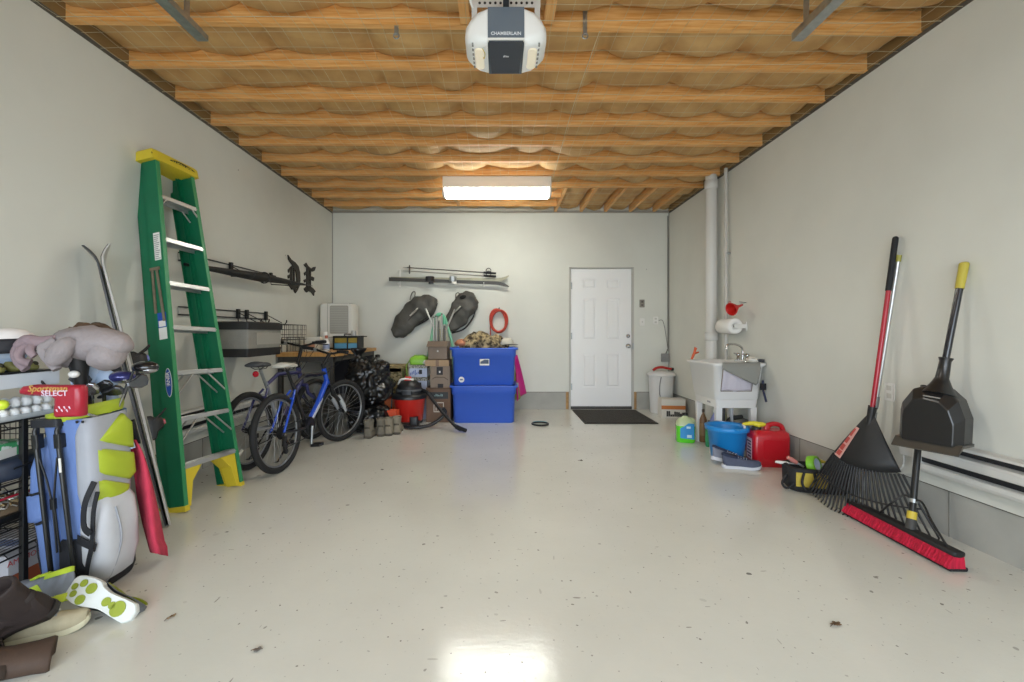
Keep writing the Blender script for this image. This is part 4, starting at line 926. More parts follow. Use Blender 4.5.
heater('white baseboard heater with black slots on the left wall behind the ladder', XL, 1, 3.3, 4.55, 0)
# ================================================================ bench and what stands on it
BW = mat('bench_wood', 'b98747', .5, col2='c99a5c', vs=5, stretch=(8, 1, 1), det=5)
t = thing('workbench', 'wood topped workbench in the left back corner', 'workbench', (-2.16, 5.70, 0))
m = MB(); m.span((-.325, -.82, .875), (.33, .815, .918)); m.build('bench_top', BW, t, bevel=.003)
for x in (-.29, .28):
    for y in (-.78, .77):
        m = MB(); m.span((x-.022, y-.022, 0), (x+.022, y+.022, .875)); m.build('leg', mat('bench_leg', '3a3733', .5), t)
m = MB(); m.span((-.312, -.795, .815), (.302, -.775, .875)).span((.285, -.78, .815), (.302, .77, .875)); m.build('apron', MC['bench_leg'], t)
m = MB(); m.span((-.29, -.70, .22), (.28, .74, .25)); m.build('lower_shelf', MC['bench_leg'], t)
m = MB(); m.span((-.31, .74, .25), (.29, .765, .81)); m.build('back_panel', mat('bench_panel', '2c2c33', .7), t)
# dehumidifier
t = thing('dehumidifier', 'white portable dehumidifier standing at the back of the workbench', 'dehumidifier', (-2.225, 6.10, .918))
m = MB(); m.rrect_loft([((0, y, .32), a, .30, .05, (1, 0, 0), (0, 0, 1)) for y, a in ((-.135, .205), (-.12, .222), (.08, .225), (.16, .21))], n=5); m.build('case', mat('case_white', 'dcd9d0', .45), t)
m = MB(); m.rrect_loft([((.045, y, .40), .125, .19, .02, (1, 0, 0), (0, 0, 1)) for y in (-.140, -.136)]); gr = m.build('front_grille', mat('grille_grey', 'a5a298', .6), t)
for q in range(13): pass
m = MB()
for q in range(15): m.span((-.07, -.146, .235+q*.0235), (.16, -.139, .241+q*.0235))
m.build('slats', mat('slat_pale', 'bbb8ae', .6), gr)
m = MB(); m.rrect_loft([((.045, y, .185), .13, .018, .006, (1, 0, 0), (0, 0, 1)) for y in (-.147, -.137)]); m.build('tank_grip', mat('case_pale', 'eceae2', .4), t)
m = MB(); m.span((-.20, -.138, .155), (.20, -.1345, .160)).span((-.115, -.1385, .16), (-.110, -.1345, .61)); m.build('seam', mat('seam_grey', '98958c', .6), t)
m = MB(); m.span((-.20, -.12, 0), (.20, .14, .025)); m.build('base', mat('base_dark', '3c3a37', .6), t)
m = MB(); m.rrect_loft([((0, .02, z), .16, .09, .03, (1, 0, 0), (0, 1, 0)) for z in (.618, .628)]); m.build('control_panel', mat('panel_grey', '7c7a74', .5), t)
# clutter on the bench
t = thing('wire_rack', 'small dark wire rack at the near left end of the workbench', 'rack', (-2.36, 5.02, .92))
m = MB()
for y in (-.06, .06): m.tube([(-.1, y, 0), (-.1, y, .17), (.1, y, .17), (.1, y, 0)], .005, 6)
m.build('frame', RAILM, t)
m = MB()
for q in range(7): m.tube([(-.09+q*.03, -.06, .17), (-.09+q*.03, .06, .17), (-.09+q*.03, .06, .01)], .002, 4)
m.build('mesh', RAILM, t)
t = thing('carton', 'whitish carton on the workbench behind the handlebars', 'box', (-2.27, 5.30, .92), rz=R(10))
m = MB(); m.span((-.12, -.10, 0), (.12, .12, .17)); m.build('box_body', mat('off_white_card', 'cdc8b6', .7), t, bevel=.003)
m = MB(); m.span((-.123, -.103, .12), (.123, .123, .172)); m.build('lid', mat('off_white_card_pale', 'd6d2c4', .7), t)
m = MB(); m.span((-.05, -.1045, .03), (.06, -.103, .09)); m.build('label', mat('label_tan', 'b9876a', .7), t)
t = thing('spray_bottle', 'small white bottle with a reddish cap beside the whitish carton on the workbench', 'bottle', (-2.06, 5.22, .92))
m = MB(); m.lathe([(.034, 0), (.036, .01), (.036, .11), (.02, .14), (.014, .155)]); m.build('body', WHT, t)
m = MB(); m.lathe([(.018, .153), (.018, .185), (.01, .19)]); m.build('cap', mat('reddish_cap', 'b06a58', .5), t)
m = MB(); m.lathe([(.0365, .03), (.0365, .09)], caps=False); m.build('label', mat('bottle_label', '8f9fc2', .5), t)
t = thing('spray_can', 'tall pale can with a white cap beside the dehumidifier', 'can', (-2.13, 5.36, .92))
m = MB(); m.lathe([(.033, 0), (.034, .01), (.034, .16), (.026, .18)]); m.build('body', mat('pale_tin', 'd8d5cc', .35, .3), t)
m = MB(); m.lathe([(.026, .178), (.027, .225), (.022, .232)]); m.build('cap', WHT, t)
t = thing('organizer_case', 'black tool case with yellow and blue trays on the workbench', 'tool case', (-1.975, 5.79, .918)); t.scale = (1.2, 1.2, 1.1)
m = MB(); m.span((-.15, -.10, 0), (.12, .10, .012)).span((-.15, -.10, .145), (.12, .10, .165)).span((-.15, .088, 0), (.12, .10, .16)); 
for x in (-.145, .005, .115): m.span((x-.006, -.10, 0), (x+.006, .10, .16))
m.build('frame', BLK, t, bevel=.002)
m = MB(); m.span((-.135, -.088, .085), (-.003, .085, .14)); m.span((.012, -.088, .085), (.108, .085, .14)); m.build('yellow_tray', mat('tray_yellow', '9c8a35', .5), t)
m = MB(); m.span((-.135, -.09, .018), (-.003, .085, .078)); m.span((.012, -.09, .018), (.108, .085, .078)); m.build('blue_tray', mat('tray_blue', '5c9fc4', .45), t)
m = MB(); m.tube([(-.06, 0, .165), (-.06, 0, .185), (.03, 0, .185), (.03, 0, .165)], .007, 6); m.build('handle', BLK, t)
m = MB(); m.cyl((.10, .02, .16), (.19, -.02, .158), .006, n=8); m.build('latch_bar', BLK, t)
t = thing('glass_jar', 'small clear jar standing on top of the black tool case', 'jar', (-1.93, 5.80, 1.1))
m = MB(); m.lathe([(.03, 0), (.032, .004), (.032, .045), (.026, .055)]); m.build('glass', mat('jar_glass', 'dfe3e2', .08, alpha=.45), t)
m = MB(); m.lathe([(.03, .054), (.03, .068), (.004, .069)]); m.build('lid', GAL, t)
t = thing('grey_jug', 'tall grey plastic jug standing at the far right end of the workbench', 'jug', (-1.725, 6.20, .0))
m = MB(); m.lathe([(.09, 0), (.095, .02), (.095, .62), (.05, .72), (.03, .76), (.03, .80)]); m.build('body', mat('jug_grey', '9a9892', .5), t)
m = MB(); m.lathe([(.034, .79), (.034, .83), (.01, .835)]); m.build('cap', BLK, t)

# ================================================================ bicycles
def bike(name, label, loc, rz, lean, frame, frame2, saddle, steer, tyre, reflector, fork_c, hb_rise=.0):
    t = thing(name, label, 'bicycle', loc, rot=(0, R(lean), rz)); t.rotation_mode = 'ZYX' if 0 else 'XYZ'
    # local: +y forward, x lateral (right), z up
    t.rotation_euler = (0, R(lean), rz)
    RW = .325; WB = 1.06
    rear = V((0, 0, RW)); front = V((0, WB, RW)); bb = V((0, .42, .29)); st_ = V((0, .26, .70)); sad = V((0, .19, .86)); hd_t = V((0, .80, .79)); hd_b = V((0, .855, .63)); cr = V((0, .88, .585))
    FM = mat(frame[0], frame[1], .3, .1, coat=.4); FM2 = mat(frame2[0], frame2[1], .3, .1, coat=.4)
    Ax = lambda a: rotm(0, 90, 0)
    def wheel(c, R3, nm, par):
        def q(p): return c+R3 @ V(p)
        axm = R3 @ rotm(0, 90, 0)
        m = MB(); m.torus(c, RW-.026, .025, axm, 48, 10)
        w = m.build(nm, RUB, par)
        m = MB(); m.torus(c, RW-.055, .010, axm, 48, 6); m.build('rim', mat('rim_alloy', '8e9092', .35, .7), w)
        m = MB()
        for k in range(28):
            a = 2*PI*k/28; s = 1 if k % 2 else -1; a2 = a+s*.5
            m.cyl(q((s*.022, .018*math.cos(a2), .018*math.sin(a2))), q((0, (RW-.058)*math.cos(a), (RW-.058)*math.sin(a))), .0013, n=4, caps=False)
        m.build('spokes', mat('spoke', 'b9bbbd', .3, .8), w)
        m = MB(); m.cyl(q((-.05, 0, 0)), q((.05, 0, 0)), .014, n=10); m.cyl(q((-.028, 0, 0)), q((-.018, 0, 0)), .024, n=14); m.cyl(q((.018, 0, 0)), q((.028, 0, 0)), .024, n=14); m.build('hub', BLKM, w)
        if reflector:
            m = MB(); a = -2.2; m.box(q((.0, .19*math.cos(a), .19*math.sin(a))), (.012, .05, .02), R3 @ rotm(math.degrees(a)+90 if 0 else 40, 0, 0)); m.build('spoke_reflector', mat('reflector_white', 'dcdcd4', .3), w)
        return w
    rw = wheel(rear, MX.Identity(3), 'wheel', t)
    m = MB()
    for k, r_ in enumerate((.055, .050, .044, .038, .032, .026)): m.cyl((.026+k*.0045, 0, RW), (.029+k*.0045, 0, RW), r_, n=22)
    m.build('cassette', BLKM, rw)
    S3 = MX.Rotation(R(steer), 3, (hd_t-hd_b).normalized())
    def sp(p): return hd_b+S3 @ (V(p)-hd_b)
    wheel(sp(front), S3, 'wheel', t)
    m = MB(); m.tube([bb, st_], .017, 10); m.build('seat_tube', FM2, t)
    m = MB(); m.tube([st_+V((0, .0, -.03)), V((0, .45, .755)), hd_t+V((0, .015, -.05))], [.016, .018, .021], 10); m.build('top_tube', FM2 if frame2[2] else FM, t)
    m = MB(); m.tube([bb, V((0, .62, .44)), hd_b+V((0, -.01, .03))], [.021, .026, .027], 12); dt = m.build('down_tube', FM, t)
    m = MB(); m.tube([hd_b, hd_t], .023, 12); m.build('head_tube', FM, t)
    m = MB()
    for s in (-1, 1):
        m.tube([bb+V((s*.03, -.02, 0)), V((s*.055, .2, .30)), rear+V((s*.058, 0, 0))], .010, 8); 
    m.build('chain_stay', FM2, t)
    m = MB()
    for s in (-1, 1): m.tube([st_+V((s*.02, -.01, -.06)), V((s*.05, .16, .56)), rear+V((s*.058, 0, .0))], .010, 8)
    m.tube([V((-.045, .17, .58)), V((.045, .17, .58))], .008, 6); m.build('seat_stay', FM, t)
    m = MB(); m.tube([st_+V((0, .01, -.05)), sad+V((0, 0, -.04))], .0135, 10); m.build('seat_post', GAL if not frame2[2] else BLKM, t)
    # saddle
    m = MB(); rings = []
    for y, hw_, z, h in ((-.12, .025, .0, .012), (-.115, .065, .004, .022), (-.07, .075, .006, .030), (-.02, .058, .0, .030), (.04, .030, -.004, .026), (.11, .018, -.006, .022), (.145, .012, -.010, .014)):
        rings.append([sad+V((hw_*math.cos(2*PI*k/16), y, z+h*math.sin(2*PI*k/16)*(1 if math.sin(2*PI*k/16) > 0 else .7))) for k in range(16)])
    m.loft(rings); sa = m.build('saddle', mat(saddle[0], saddle[1], .6, bump=.1, bs=80), t)
    m = MB()
    for s in (-1, 1): m.tube([sad+V((s*.035, -.08, -.01)), sad+V((s*.022, -.04, -.035)), sad+V((s*.022, .05, -.035)), sad+V((s*.01, .11, -.008))], .004, 6)
    m.build('saddle_rail', BLKM, sa)
    if reflector:
        m = MB(); m.lathe([(.026, 0), (.026, .012), (.018, .02)], sad+V((0, -.06, -.075)), rotm(90, 0, 0), 16); m.build('rear_reflector', mat('reflector_red', 'c0142c', .25, coat=.5), t)
    # fork, stem, bars
    m = MB()
    for s in (-1, 1): m.tube([sp(cr+V((s*.055, -.02, .02))), sp(cr+V((s*.06, -.01, -.06))), sp(V((s*.06, .965, .46)))], [.016, .018, .018], 10)
    m.tube([sp(cr+V((-.06, -.02, .02))), sp(cr+V((.06, -.02, .02)))], .018, 8); m.build('fork_crown', FM if not frame2[2] else BLKM, t)
    m = MB()
    for s in (-1, 1): m.tube([sp(V((s*.06, .95, .50))), sp(V((s*.06, 1.02, .40))), sp(front+V((s*.055, 0, 0)))], [.0195, .021, .012], 10)
    m.tube([sp(V((-.06, 1.02, .56))), sp(V((0, 1.06, .685))), sp(V((.06, 1.02, .56)))], .01, 6) if 0 else None
    m.build('fork_leg', mat(fork_c[0], fork_c[1], .35, .2), t)
    st0 = hd_t+V((0, -.01, .03)); cl = st0+V((0, .075, .055+hb_rise))
    m = MB(); m.tube([hd_t, st0+V((0, -.005, .02))], .018, 10).tube([sp(st0), sp(cl)], .018, 10); m.build('stem', BLKM, t)
    m = MB(); m.tube([sp(cl+V((x, y, z))) for x, y, z in ((-.30, -.06, .045), (-.18, -.035, .04), (-.09, -.01, .015), (0, 0, 0), (.09, -.01, .015), (.18, -.035, .04), (.30, -.06, .045))], .0115, 8); hb = m.build('handlebar', BLKM, t)
    for s in (-1, 1):
        m = MB(); m.tube([sp(cl+V((s*.19, -.037, .041))), sp(cl+V((s*.315, -.063, .046)))], .0165, 12); m.build('grip', RUB, hb)
        m = MB(); m.tube([sp(cl+V((s*.16, -.02, .03))), sp(cl+V((s*.19, .025, .02))), sp(cl+V((s*.29, .02, .015)))], .006, 6); m.box(sp(cl+V((s*.165, -.03, .035))), (.03, .03, .03)); m.build('brake_lever', BLKM if s > 0 else GAL, hb)
    m = MB()
    for s in (-1, 1): m.tube(bez([sp(cl+V((s*.16, .01, .03))), sp(cl+V((s*.12, .10, .02))), sp(cl+V((s*.03, .12, -.08))), hd_t+V((s*.025, -.05, -.06)), V((s*.02, .45, .735))], 6), .0028, 5)
    m.build('cables', BLK, t)
    # drive
    m = MB(); m.cyl(bb+V((.036, 0, 0)), bb+V((.040, 0, 0)), .085, n=30).cyl(bb+V((.044, 0, 0)), bb+V((.047, 0, 0)), .065, n=26).cyl(bb+V((-.045, 0, 0)), bb+V((.06, 0, 0)), .02, n=12); m.build('chainring', BLKM, t)
    for s in (-1, 1):
        d = V((0, -.05*s, -.16*s)) if s > 0 else V((0, .05, .16))
        m = MB(); m.tube([bb+V((s*.062, 0, 0)), bb+V((s*.070, 0, 0))+d], [.013, .010], 8); cr_ = m.build('crank', GAL, t)
        m = MB(); m.box(bb+V((s*.125, 0, 0))+d, (.085, .075, .022)); m.cyl(bb+V((s*.07, 0, 0))+d, bb+V((s*.165, 0, 0))+d, .007, n=8); m.build('pedal', BLK, cr_)
    m = MB(); up = V((0, .0, .085)); m.tube([bb+V((.038, 0, .085)), rear+V((.038, 0, .045))], .005, 5).tube([bb+V((.038, 0, -.085)), V((.04, .06, .19)), V((.04, .01, .16)), rear+V((.04, 0, -.045))], .005, 5); m.build('chain', BLKM, t)
    m = MB(); m.box((.045, .02, .205), (.016, .03, .11), rotm(12, 0, 0)).box((.052, .015, .275), (.02, .04, .04)); m.cyl((.038, .03, .165), (.052, .03, .165), .022, n=12).cyl((.038, .012, .225), (.052, .012, .225), .022, n=12); m.build('derailleur', BLKM, t)
    m = MB(); m.tube([bb+V((-.04, -.10, -.01)), V((-.20, .27, .012))], .008, 8); m.box((-.205, .27, .010), (.03, .05, .014)); m.build('kickstand', BLKM, t)
    return t, dt
bk, dt = bike('mountain_bike', 'blue and black mountain bike with a pale saddle parked in front of the other bike', (-1.80, 3.60, .0), R(-6.5), -4, ('bike_blue', '1d4fc0'), ('bike_black', '17171a', True), ('saddle_pale', 'c9c5ba'), -22, 0, False, ('fork_silver', 'b4b7bb'), hb_rise=.055)
m = MB(); m.tube([V((.004, .45, .303)), V((.0045, .535, .365)), V((.0045, .62, .433)), V((.004, .70, .503))], [.0215, .0245, .0262, .0225], 12); m.build('silver_panel', mat('panel_silver', 'c3c8d2', .3, .3), dt)
bike('mountain_bike', 'purple and silver bike with a grey saddle and red reflector next to the left wall', (-2.09, 3.69, .0), R(-5.0), -3, ('bike_purple', '393a68'), ('bike_silver', '9ea1a8', False), ('saddle_grey', '4d4e50'), -8, 0, True, ('fork_dark', '3c3d44'), hb_rise=.13)
# ================================================================ bags, boots, vacuum, boxes, totes
GB = mat('bag_plastic', '0e0f10', .3, bump=.7, bs=18, coat=.15)
def trash_bag(label, loc, rad, seed, tuft=None, rz=0):
    t = thing('garbage_bag', label, 'garbage bag', loc, rz=rz); m = MB(); nu, nv = 96, 60; rings = []
    for i in range(nv+1):
        v = i/nv; a = -PI/2+PI*v; rr = max(.03, math.cos(a))**.62; ring = []
        for j in range(nu):
            u = 2*PI*j/nu; x, y, z = rad[0]*rr*math.cos(u), rad[1]*rr*math.sin(u), rad[2]*(1+math.sin(a)*1.0)
            n_ = NZ.noise((x*5+seed, y*5, z*5))*.05+abs(NZ.noise((x*11, y*11+seed, z*8)))*.09-abs(NZ.noise((x*23, y*23, z*17+seed)))*.05
            d = V((x, y, (z-rad[2])*.6)).normalized(); p = V((x, y, z))+d*n_; p.z = max(p.z, .004); ring.append(p)
        rings.append(ring)
    m.loft(rings); m.build('sack', GB, t)
    if tuft:
        m = MB(); tx, ty, tz = tuft
        m.loft([[V((tx+r_*math.cos(2*PI*k/18)*(1+.25*math.sin(k*3+seed)), ty+r_*math.sin(2*PI*k/18)*(1+.25*math.cos(k*4)), tz+z)) for k in range(18)] for r_, z in ((.09, -.05), (.04, .0), (.035, .02), (.075, .07), (.085, .10))], caps=False); m.build('knot', GB, t, solid=.002)
trash_bag('black shiny garbage bag on top, slumped against the workbench', (-1.545, 5.20, .30), (.25, .25, .26), 4, (-.13, .0, .56))
trash_bag('black garbage bag underneath, on the floor behind the boots', (-1.545, 5.20, 0), (.245, .27, .155), 9)
t = thing('camo_crate', 'camouflage pattern crate standing behind the shop vacuum', 'crate', (-1.43, 6.10, 0))
CAMO = mat('camouflage', '5d563c', .9, col2='a59a77', vs=26, sharp=(.44, .52), bump=.4, bs=40)
m = MB(); m.rrect_loft([((0, 0, z), a, .16, .03, (1, 0, 0), (0, 1, 0)) for z, a in ((0, .11), (.3, .12), (.66, .125))]); m.build('sack', CAMO, t)
m = MB(); m.span((-.125, -.16, .60), (.125, .16, .70)); m.build('lid', mat('tan_card', '9a8a62', .8), t, bevel=.01)
m = MB(); m.tube(bez([(.11, -.165, .66), (.13, -.18, .5), (.09, -.175, .3)]), .012, 6); m.build('strap', mat('olive_strap', '5a5f35', .8), t)
t = thing('orange_box', 'orange cardboard box half hidden beside the shop vacuum', 'box', (-1.385, 5.66, 0), rz=R(10))
m = MB(); m.span((-.09, -.10, 0), (.09, .10, .34)); m.build('box_body', mat('orange_board', 'c4622f', .7), t, bevel=.003)
m = MB(); m.span((-.092, -.102, .30), (.092, .102, .345)); m.build('lid', mat('orange_board_dark', 'a54e25', .7), t, bevel=.002)
t = thing('low_carton', 'low orange and white carton on the floor behind the hiking boots', 'box', (-1.315, 5.19, 0), rz=R(-8))
m = MB(); m.span((-.11, -.055, 0), (.11, .055, .20)); m.build('box_body', mat('pale_board', 'cfc7ba', .7), t, bevel=.003)
m = MB(); m.span((-.113, -.058, .15), (.113, .058, .235)); m.build('lid', mat('bright_orange_board', 'd9532f', .6), t, bevel=.003)
# four boots
TB = '857c6b'
for i, (px, py, Y, rz, lab, col) in enumerate(((375, 437, 4.86, 250, 'grey hiking boot, leftmost of the four in the row behind the bike wheel', '6d675b'), (391, 436, 4.95, 262, 'grey hiking boot standing second from the left in the row of four', '6d675b'), (411, 433, 4.98, 255, 'tan hiking boot third from the left in the row of four', TB), (423, 431, 5.05, 262, 'tan hiking boot rightmost of the four, in front of the shop vacuum', TB))):
    x = (375, 386.5, 392.5, 398)[i]
    X = ((371.5, 382, 390.5, 397.5)[i]-500)*Y/440
    shoe('hiking_boot', lab, (X, Y+.02, 0), (0, 0, R(rz-165)), .27, col, '4b453c', '4f493f', collar=.095, hi=.09, lace='5c5446', wide=.058, group='hiking boots in the row by the shop vacuum').scale = (1.1, 1.25, .92)
# shop vacuum
t = thing('shop_vacuum', 'red and black shop vacuum with its hose trailing on the floor', 'vacuum', (-1.125, 5.46, 0))
VR = mat('vac_red', 'c2261f', .35, coat=.2); VB = mat('vac_black', '1e1f22', .4)
m = MB(); m.lathe([(.155, .06), (.165, .07), (.195, .32), (.205, .33), (.205, .345)], n=32); m.build('drum', VR, t)
m = MB(); m.lathe([(.212, .335), (.215, .36), (.20, .385), (.15, .40)], n=32); m.build('rim', VB, t)
m = MB(); m.lathe([(.165, .385), (.16, .44), (.15, .45), (.15, .47), (.135, .50), (.09, .55), (.03, .56)], n=28); hd = m.build('motor_head', VB, t)
m = MB(); m.lathe([(.162, .425), (.166, .44), (.160, .452)], n=28, caps=False); m.build('head_band', mat('vac_grey', '54575a', .5), hd)
m = MB(); m.rrect_loft([((0, -.145, z), .065, .03, .015, (1, 0, 0), (0, 1, 0)) for z in (.33, .44)]); m.build('front_latch', VB, t)
m = MB(); m.rrect_loft([((-.01, -.02, z), a, .04, .02, (1, 0, 0), (0, 1, 0)) for z, a in ((.55, .045), (.585, .04), (.60, .03))]); m.build('switch', mat('vac_switch', 'd23a22', .4), t)
m = MB(); m.tube(bez([(-.13, -.02, .50), (-.10, -.04, .56), (-.02, -.05, .575), (.06, -.04, .56)]), .014, 8); m.build('carry_handle', WHT, t)
m = MB(); m.tube(bez([(-.20, .0, .37), (-.225, -.02, .46), (-.21, -.03, .36), (-.21, -.05, .2)]), .009, 6); m.build('power_cord', VB, t)
for a in (45, 135, 225, 315):
    ca, sa = math.cos(R(a)), math.sin(R(a)); m = MB(); m.lathe([(.028, -.012), (.03, 0), (.028, .012)], (.165*ca, .165*sa, .03), rotm(90, 0, a), 14); m.span((.165*ca-.03, .165*sa-.03, .045), (.165*ca+.03, .165*sa+.03, .075)); m.build('caster', VB, t)
m = MB(); m.rrect_loft([((.09, -.165, z), .05, .035, .02, (1, 0, 0), (0, 1, 0)) for z in (.03, .11, .13)]); m.build('drain_port', VB, t)
hz = bez([(.15, .0, .43), (.24, -.10, .41), (.31, -.14, .33), (.45, -.24, .19), (.62, -.36, .05), (.68, -.40, .03)], 14)
hose = [.021+.0025*math.cos(q*PI) for q in range(len(hz))]
m = MB(); m.tube(hz, hose, 10); m.build('hose', VB, t)
hz = bez([(-.15, -.17, .04), (.0, -.27, .03), (.15, -.30, .03), (.30, -.25, .05), (.42, -.20, .12), (.47, -.19, .19), (.44, -.20, .24)], 14)
m = MB(); m.tube(hz, [.021+.0025*math.cos(q*PI) for q in range(len(hz))], 10); m.build('hose', VB, t)
m = MB(); m.cyl((.62, -.36, .05), (.735, -.44, .026), .026, .022, 12); m.build('nozzle', VB, t)
# stack of three clear blue-white boxes with a green bag
def deco_box(label, x, y, z, w_, d_, h, c1, group):
    t = thing('patterned_box', label, 'box', (x, y, z)); m = MB(); m.span((-w_/2, -d_/2, 0), (w_/2, d_/2, h)); m.build('box_body', mat('card_'+c1, c1, .6), t, bevel=.004)
    m = MB(); m.span((-w_/2-.006, -d_/2-.006, h*.74), (w_/2+.006, d_/2+.006, h)); m.build('lid', mat('trim_zigzag', '6b6a62', .7, col2='b9b8ae', vs=60, sharp=(.48, .52)), t, bevel=.003)
    m = MB(); m.span((.01, -d_/2-.003, h*.25), (.05, -d_/2, h*.62)); m.build('emblem', INK, t)
    m = MB()
    for q in range(6): m.span((-w_/2+.012+q*.02, -d_/2-.002, h*.15+(q % 3)*.01), (-w_/2+.025+q*.02, -d_/2, h*.38+(q*5 % 4)*.012))
    m.build('print', mat('print_periwinkle', '6779b8', .6), t)
Yb = 5.86
for i, (py0, py1, w_, lab) in enumerate(((391, 425, .27, 'white and blue patterned box at the bottom of the stack behind the vacuum'), (377, 391, .25, 'white and blue patterned box in the middle of the stack behind the vacuum'), (365, 377.5, .235, 'white and blue patterned box on top of the stack under the green bag'))):
    z0 = (0, .372, .555)[i]; z1 = (.37, .553, .712)[i]
    deco_box(lab, -1.10+.01*i, Yb+.08, z0, w_, .26, z1-z0, ('b9c4e2', 'c3cbe2', 'c9d0e4')[i], None)
t = thing('green_bag', 'crumpled lime green bag lying on top of the patterned boxes', 'bag', (-1.085, Yb+.08, .714)); m = MB(); m.rrect_loft([((0, 0, z), a, b, .06, (1, 0, 0), (0, 1, 0)) for z, a, b in ((0, .115, .12), (.03, .125, .13), (.07, .11, .12), (.10, .06, .08))], n=5)
m.deform(lambda p: p+NZ.noise_vector(p*18)*.018+V((0, 0, .02*(p.z > .02)))); m.deform(lambda p: V((p.x, p.y, max(p.z, .003)))); m.build('sack', mat('lime_plastic', '8cc63f', .4, bump=.4, bs=25), t)
m = MB(); m.tube(bez([(-.11, -.12, .06), (-.15, -.14, -.02), (-.14, -.14, -.14), (-.17, -.145, -.22)]), .008, 6); m.build('cord', mat('green_cord', '7a9a3a', .7), t)
m = MB(); m.ell((.09, -.10, .04), (.045, .03, .03), None, 12, 8); m.jitter(.01, 30); m.build('white_patch', PAPER, t)
# brown boxes
CB = mat('cardboard_brown', '6b5444', .75, var=.06, vs=8); CT = mat('cardboard_tan', 'a88d6e', .75, var=.06, vs=8); CG = mat('cardboard_grey', '8a7a6c', .75, var=.05, vs=8)
t = thing('cardboard_box', 'dark brown printed cardboard box on the floor left of the blue totes', 'box', (-.785, 5.80, 0))
m = MB(); m.span((-.155, -.20, 0), (.155, .20, .43)); m.build('box_body', CB, t, bevel=.003)
m = MB(); m.span((-.155, -.205, .425), (.155, .2, .437)); m.build('top_flap', mat('cardboard_dark', '584436', .75), t)
m = MB(); m.span((-.125, -.2025, .30), (.125, -.20, .385)); m.build('print_band', mat('print_slate', '2f3336', .6), t)
m = MB()
for a, b, c_, d in ((-.06, .07, .13, .142), (-.06, .07, .245, .257), (-.06, -.05, .13, .257), (.06, .07, .13, .257), (-.035, -.022, .15, .19), (-.005, .008, .15, .19), (.025, .038, .15, .19)): m.span((a, -.2025, c_), (b, -.20, d))
m.build('print', mat('print_white', 'c9c4ba', .6), t)
m = MB()
for q in range(7): m.span((-.05+q*.016, -.2045, .332), (-.04+q*.016, -.2025, .345+(q*3 % 4)*.006))
m.build('band_print', mat('print_teal', '7f9a98', .6), t)
t = thing('cardboard_box', 'grey-brown box with two dark handle slots standing on the dark brown box', 'box', (-.765, 5.78, .438))
m = MB(); m.span((-.125, -.16, 0), (.125, .16, .275)); m.build('box_body', CG, t, bevel=.003)
m = MB(); m.span((-.045, -.163, .165), (.035, -.159, .265)).span((-.03, -.163, .0), (.04, -.159, .05)); m.build('slot', mat('slot_dark', '2f2d31', .7), t)
m = MB(); m.tube([(-.10, -.161, .11), (-.06, -.162, .135), (.05, -.162, .135), (.10, -.161, .10)], .004, 5); m.build('seam', mat('seam_brown', '4b4037', .7), t)
m = MB(); m.span((-.015, -.1645, .19), (.005, -.1625, .215)); m.build('button', PAPER, t)
t = thing('cardboard_box', 'flat tan cardboard box between the slotted box and the open box', 'box', (-.80, 5.78, .714))
m = MB(); m.span((-.155, -.17, 0), (.150, .17, .078)); m.build('box_body', CT, t, bevel=.003)
m = MB(); m.span((-.02, -.1715, .0), (.02, -.17, .079)).span((-.02, -.17, .078), (.02, .17, .0795)); m.build('tape', mat('brown_tape', '7a5d44', .4), t)
t = thing('cardboard_box', 'open grey-brown box topmost of the stack, holding tall rods', 'box', (-.80, 5.78, .794))
m = MB(); x0, x1, y0, y1, h = -.125, .125, -.13, .15, .235
m.span((x0, y0, 0), (x1, y1, .006)).span((x0, y0, 0), (x1, y0+.006, h)).span((x0, y1-.006, 0), (x1, y1, h)).span((x0, y0, 0), (x0+.006, y1, h)).span((x1-.006, y0, 0), (x1, y1, h)); m.build('box_body', CG, t)
m = MB(); m.loft([[V((x0, y0+.003, h)), V((x1, y0+.003, h)), V((x1+.01, y0-.06, h-.07)), V((x0-.01, y0-.06, h-.07))], [V((x0, y0, h+.004)), V((x1, y0, h+.004)), V((x1+.01, y0-.064, h-.068)), V((x0-.01, y0-.064, h-.068))]], smooth=False); m.build('front_flap', mat('cardboard_lip', '6e5f52', .75), t)
m = MB(); m.ell((0, y0-.003, .11), (.012, .002, .012), None, 10, 6); m.build('sticker', PAPER, t)
rod = mat('rod_grey', 'a9a69e', .35, .6); rodd = mat('rod_dark', '5c5a55', .4, .4)
for i, (x, y, tx, ty, zt, r_, mt, lab) in enumerate(((-.075, .02, 0, 0, .545, .012, rod, 'pale metal rod standing leftmost in the open box'), (-.045, .05, .0, 0, .56, .016, rod, 'wide pale metal rod standing in the open box'), (-.005, .0, .0, 0, .50, .012, rodd, 'dark rod standing in the middle of the open box'), (.03, .04, 0, 0, .59, .012, rod, 'tallest upright pale rod in the open box'), (.07, .0, .0, .0, .44, .012, rodd, 'short dark rod at the right side of the open box'), (-.03, .09, -.16, 0, .66, .011, mat('rod_white', 'd6d4cc', .4), 'white rod slanting up to the left out of the open box'), (.03, .10, .17, 0, .66, .012, rod, 'grey rod slanting up to the right out of the open box'))):
    t = thing('rod', lab, 'rod', (-.80+x, 5.78+y, .802)); m = MB(); m.tube([(0, 0, 0), (tx*.35 if tx else 0, .0, zt*.62), (tx, ty, zt)], r_, 10); m.build('tube', mt, t)
    m = MB(); m.cyl((tx*.985, ty, zt-.012), (tx, ty, zt+.004), r_*1.15, n=10); m.build('end_cap', rodd if mt is rod else rod, t)
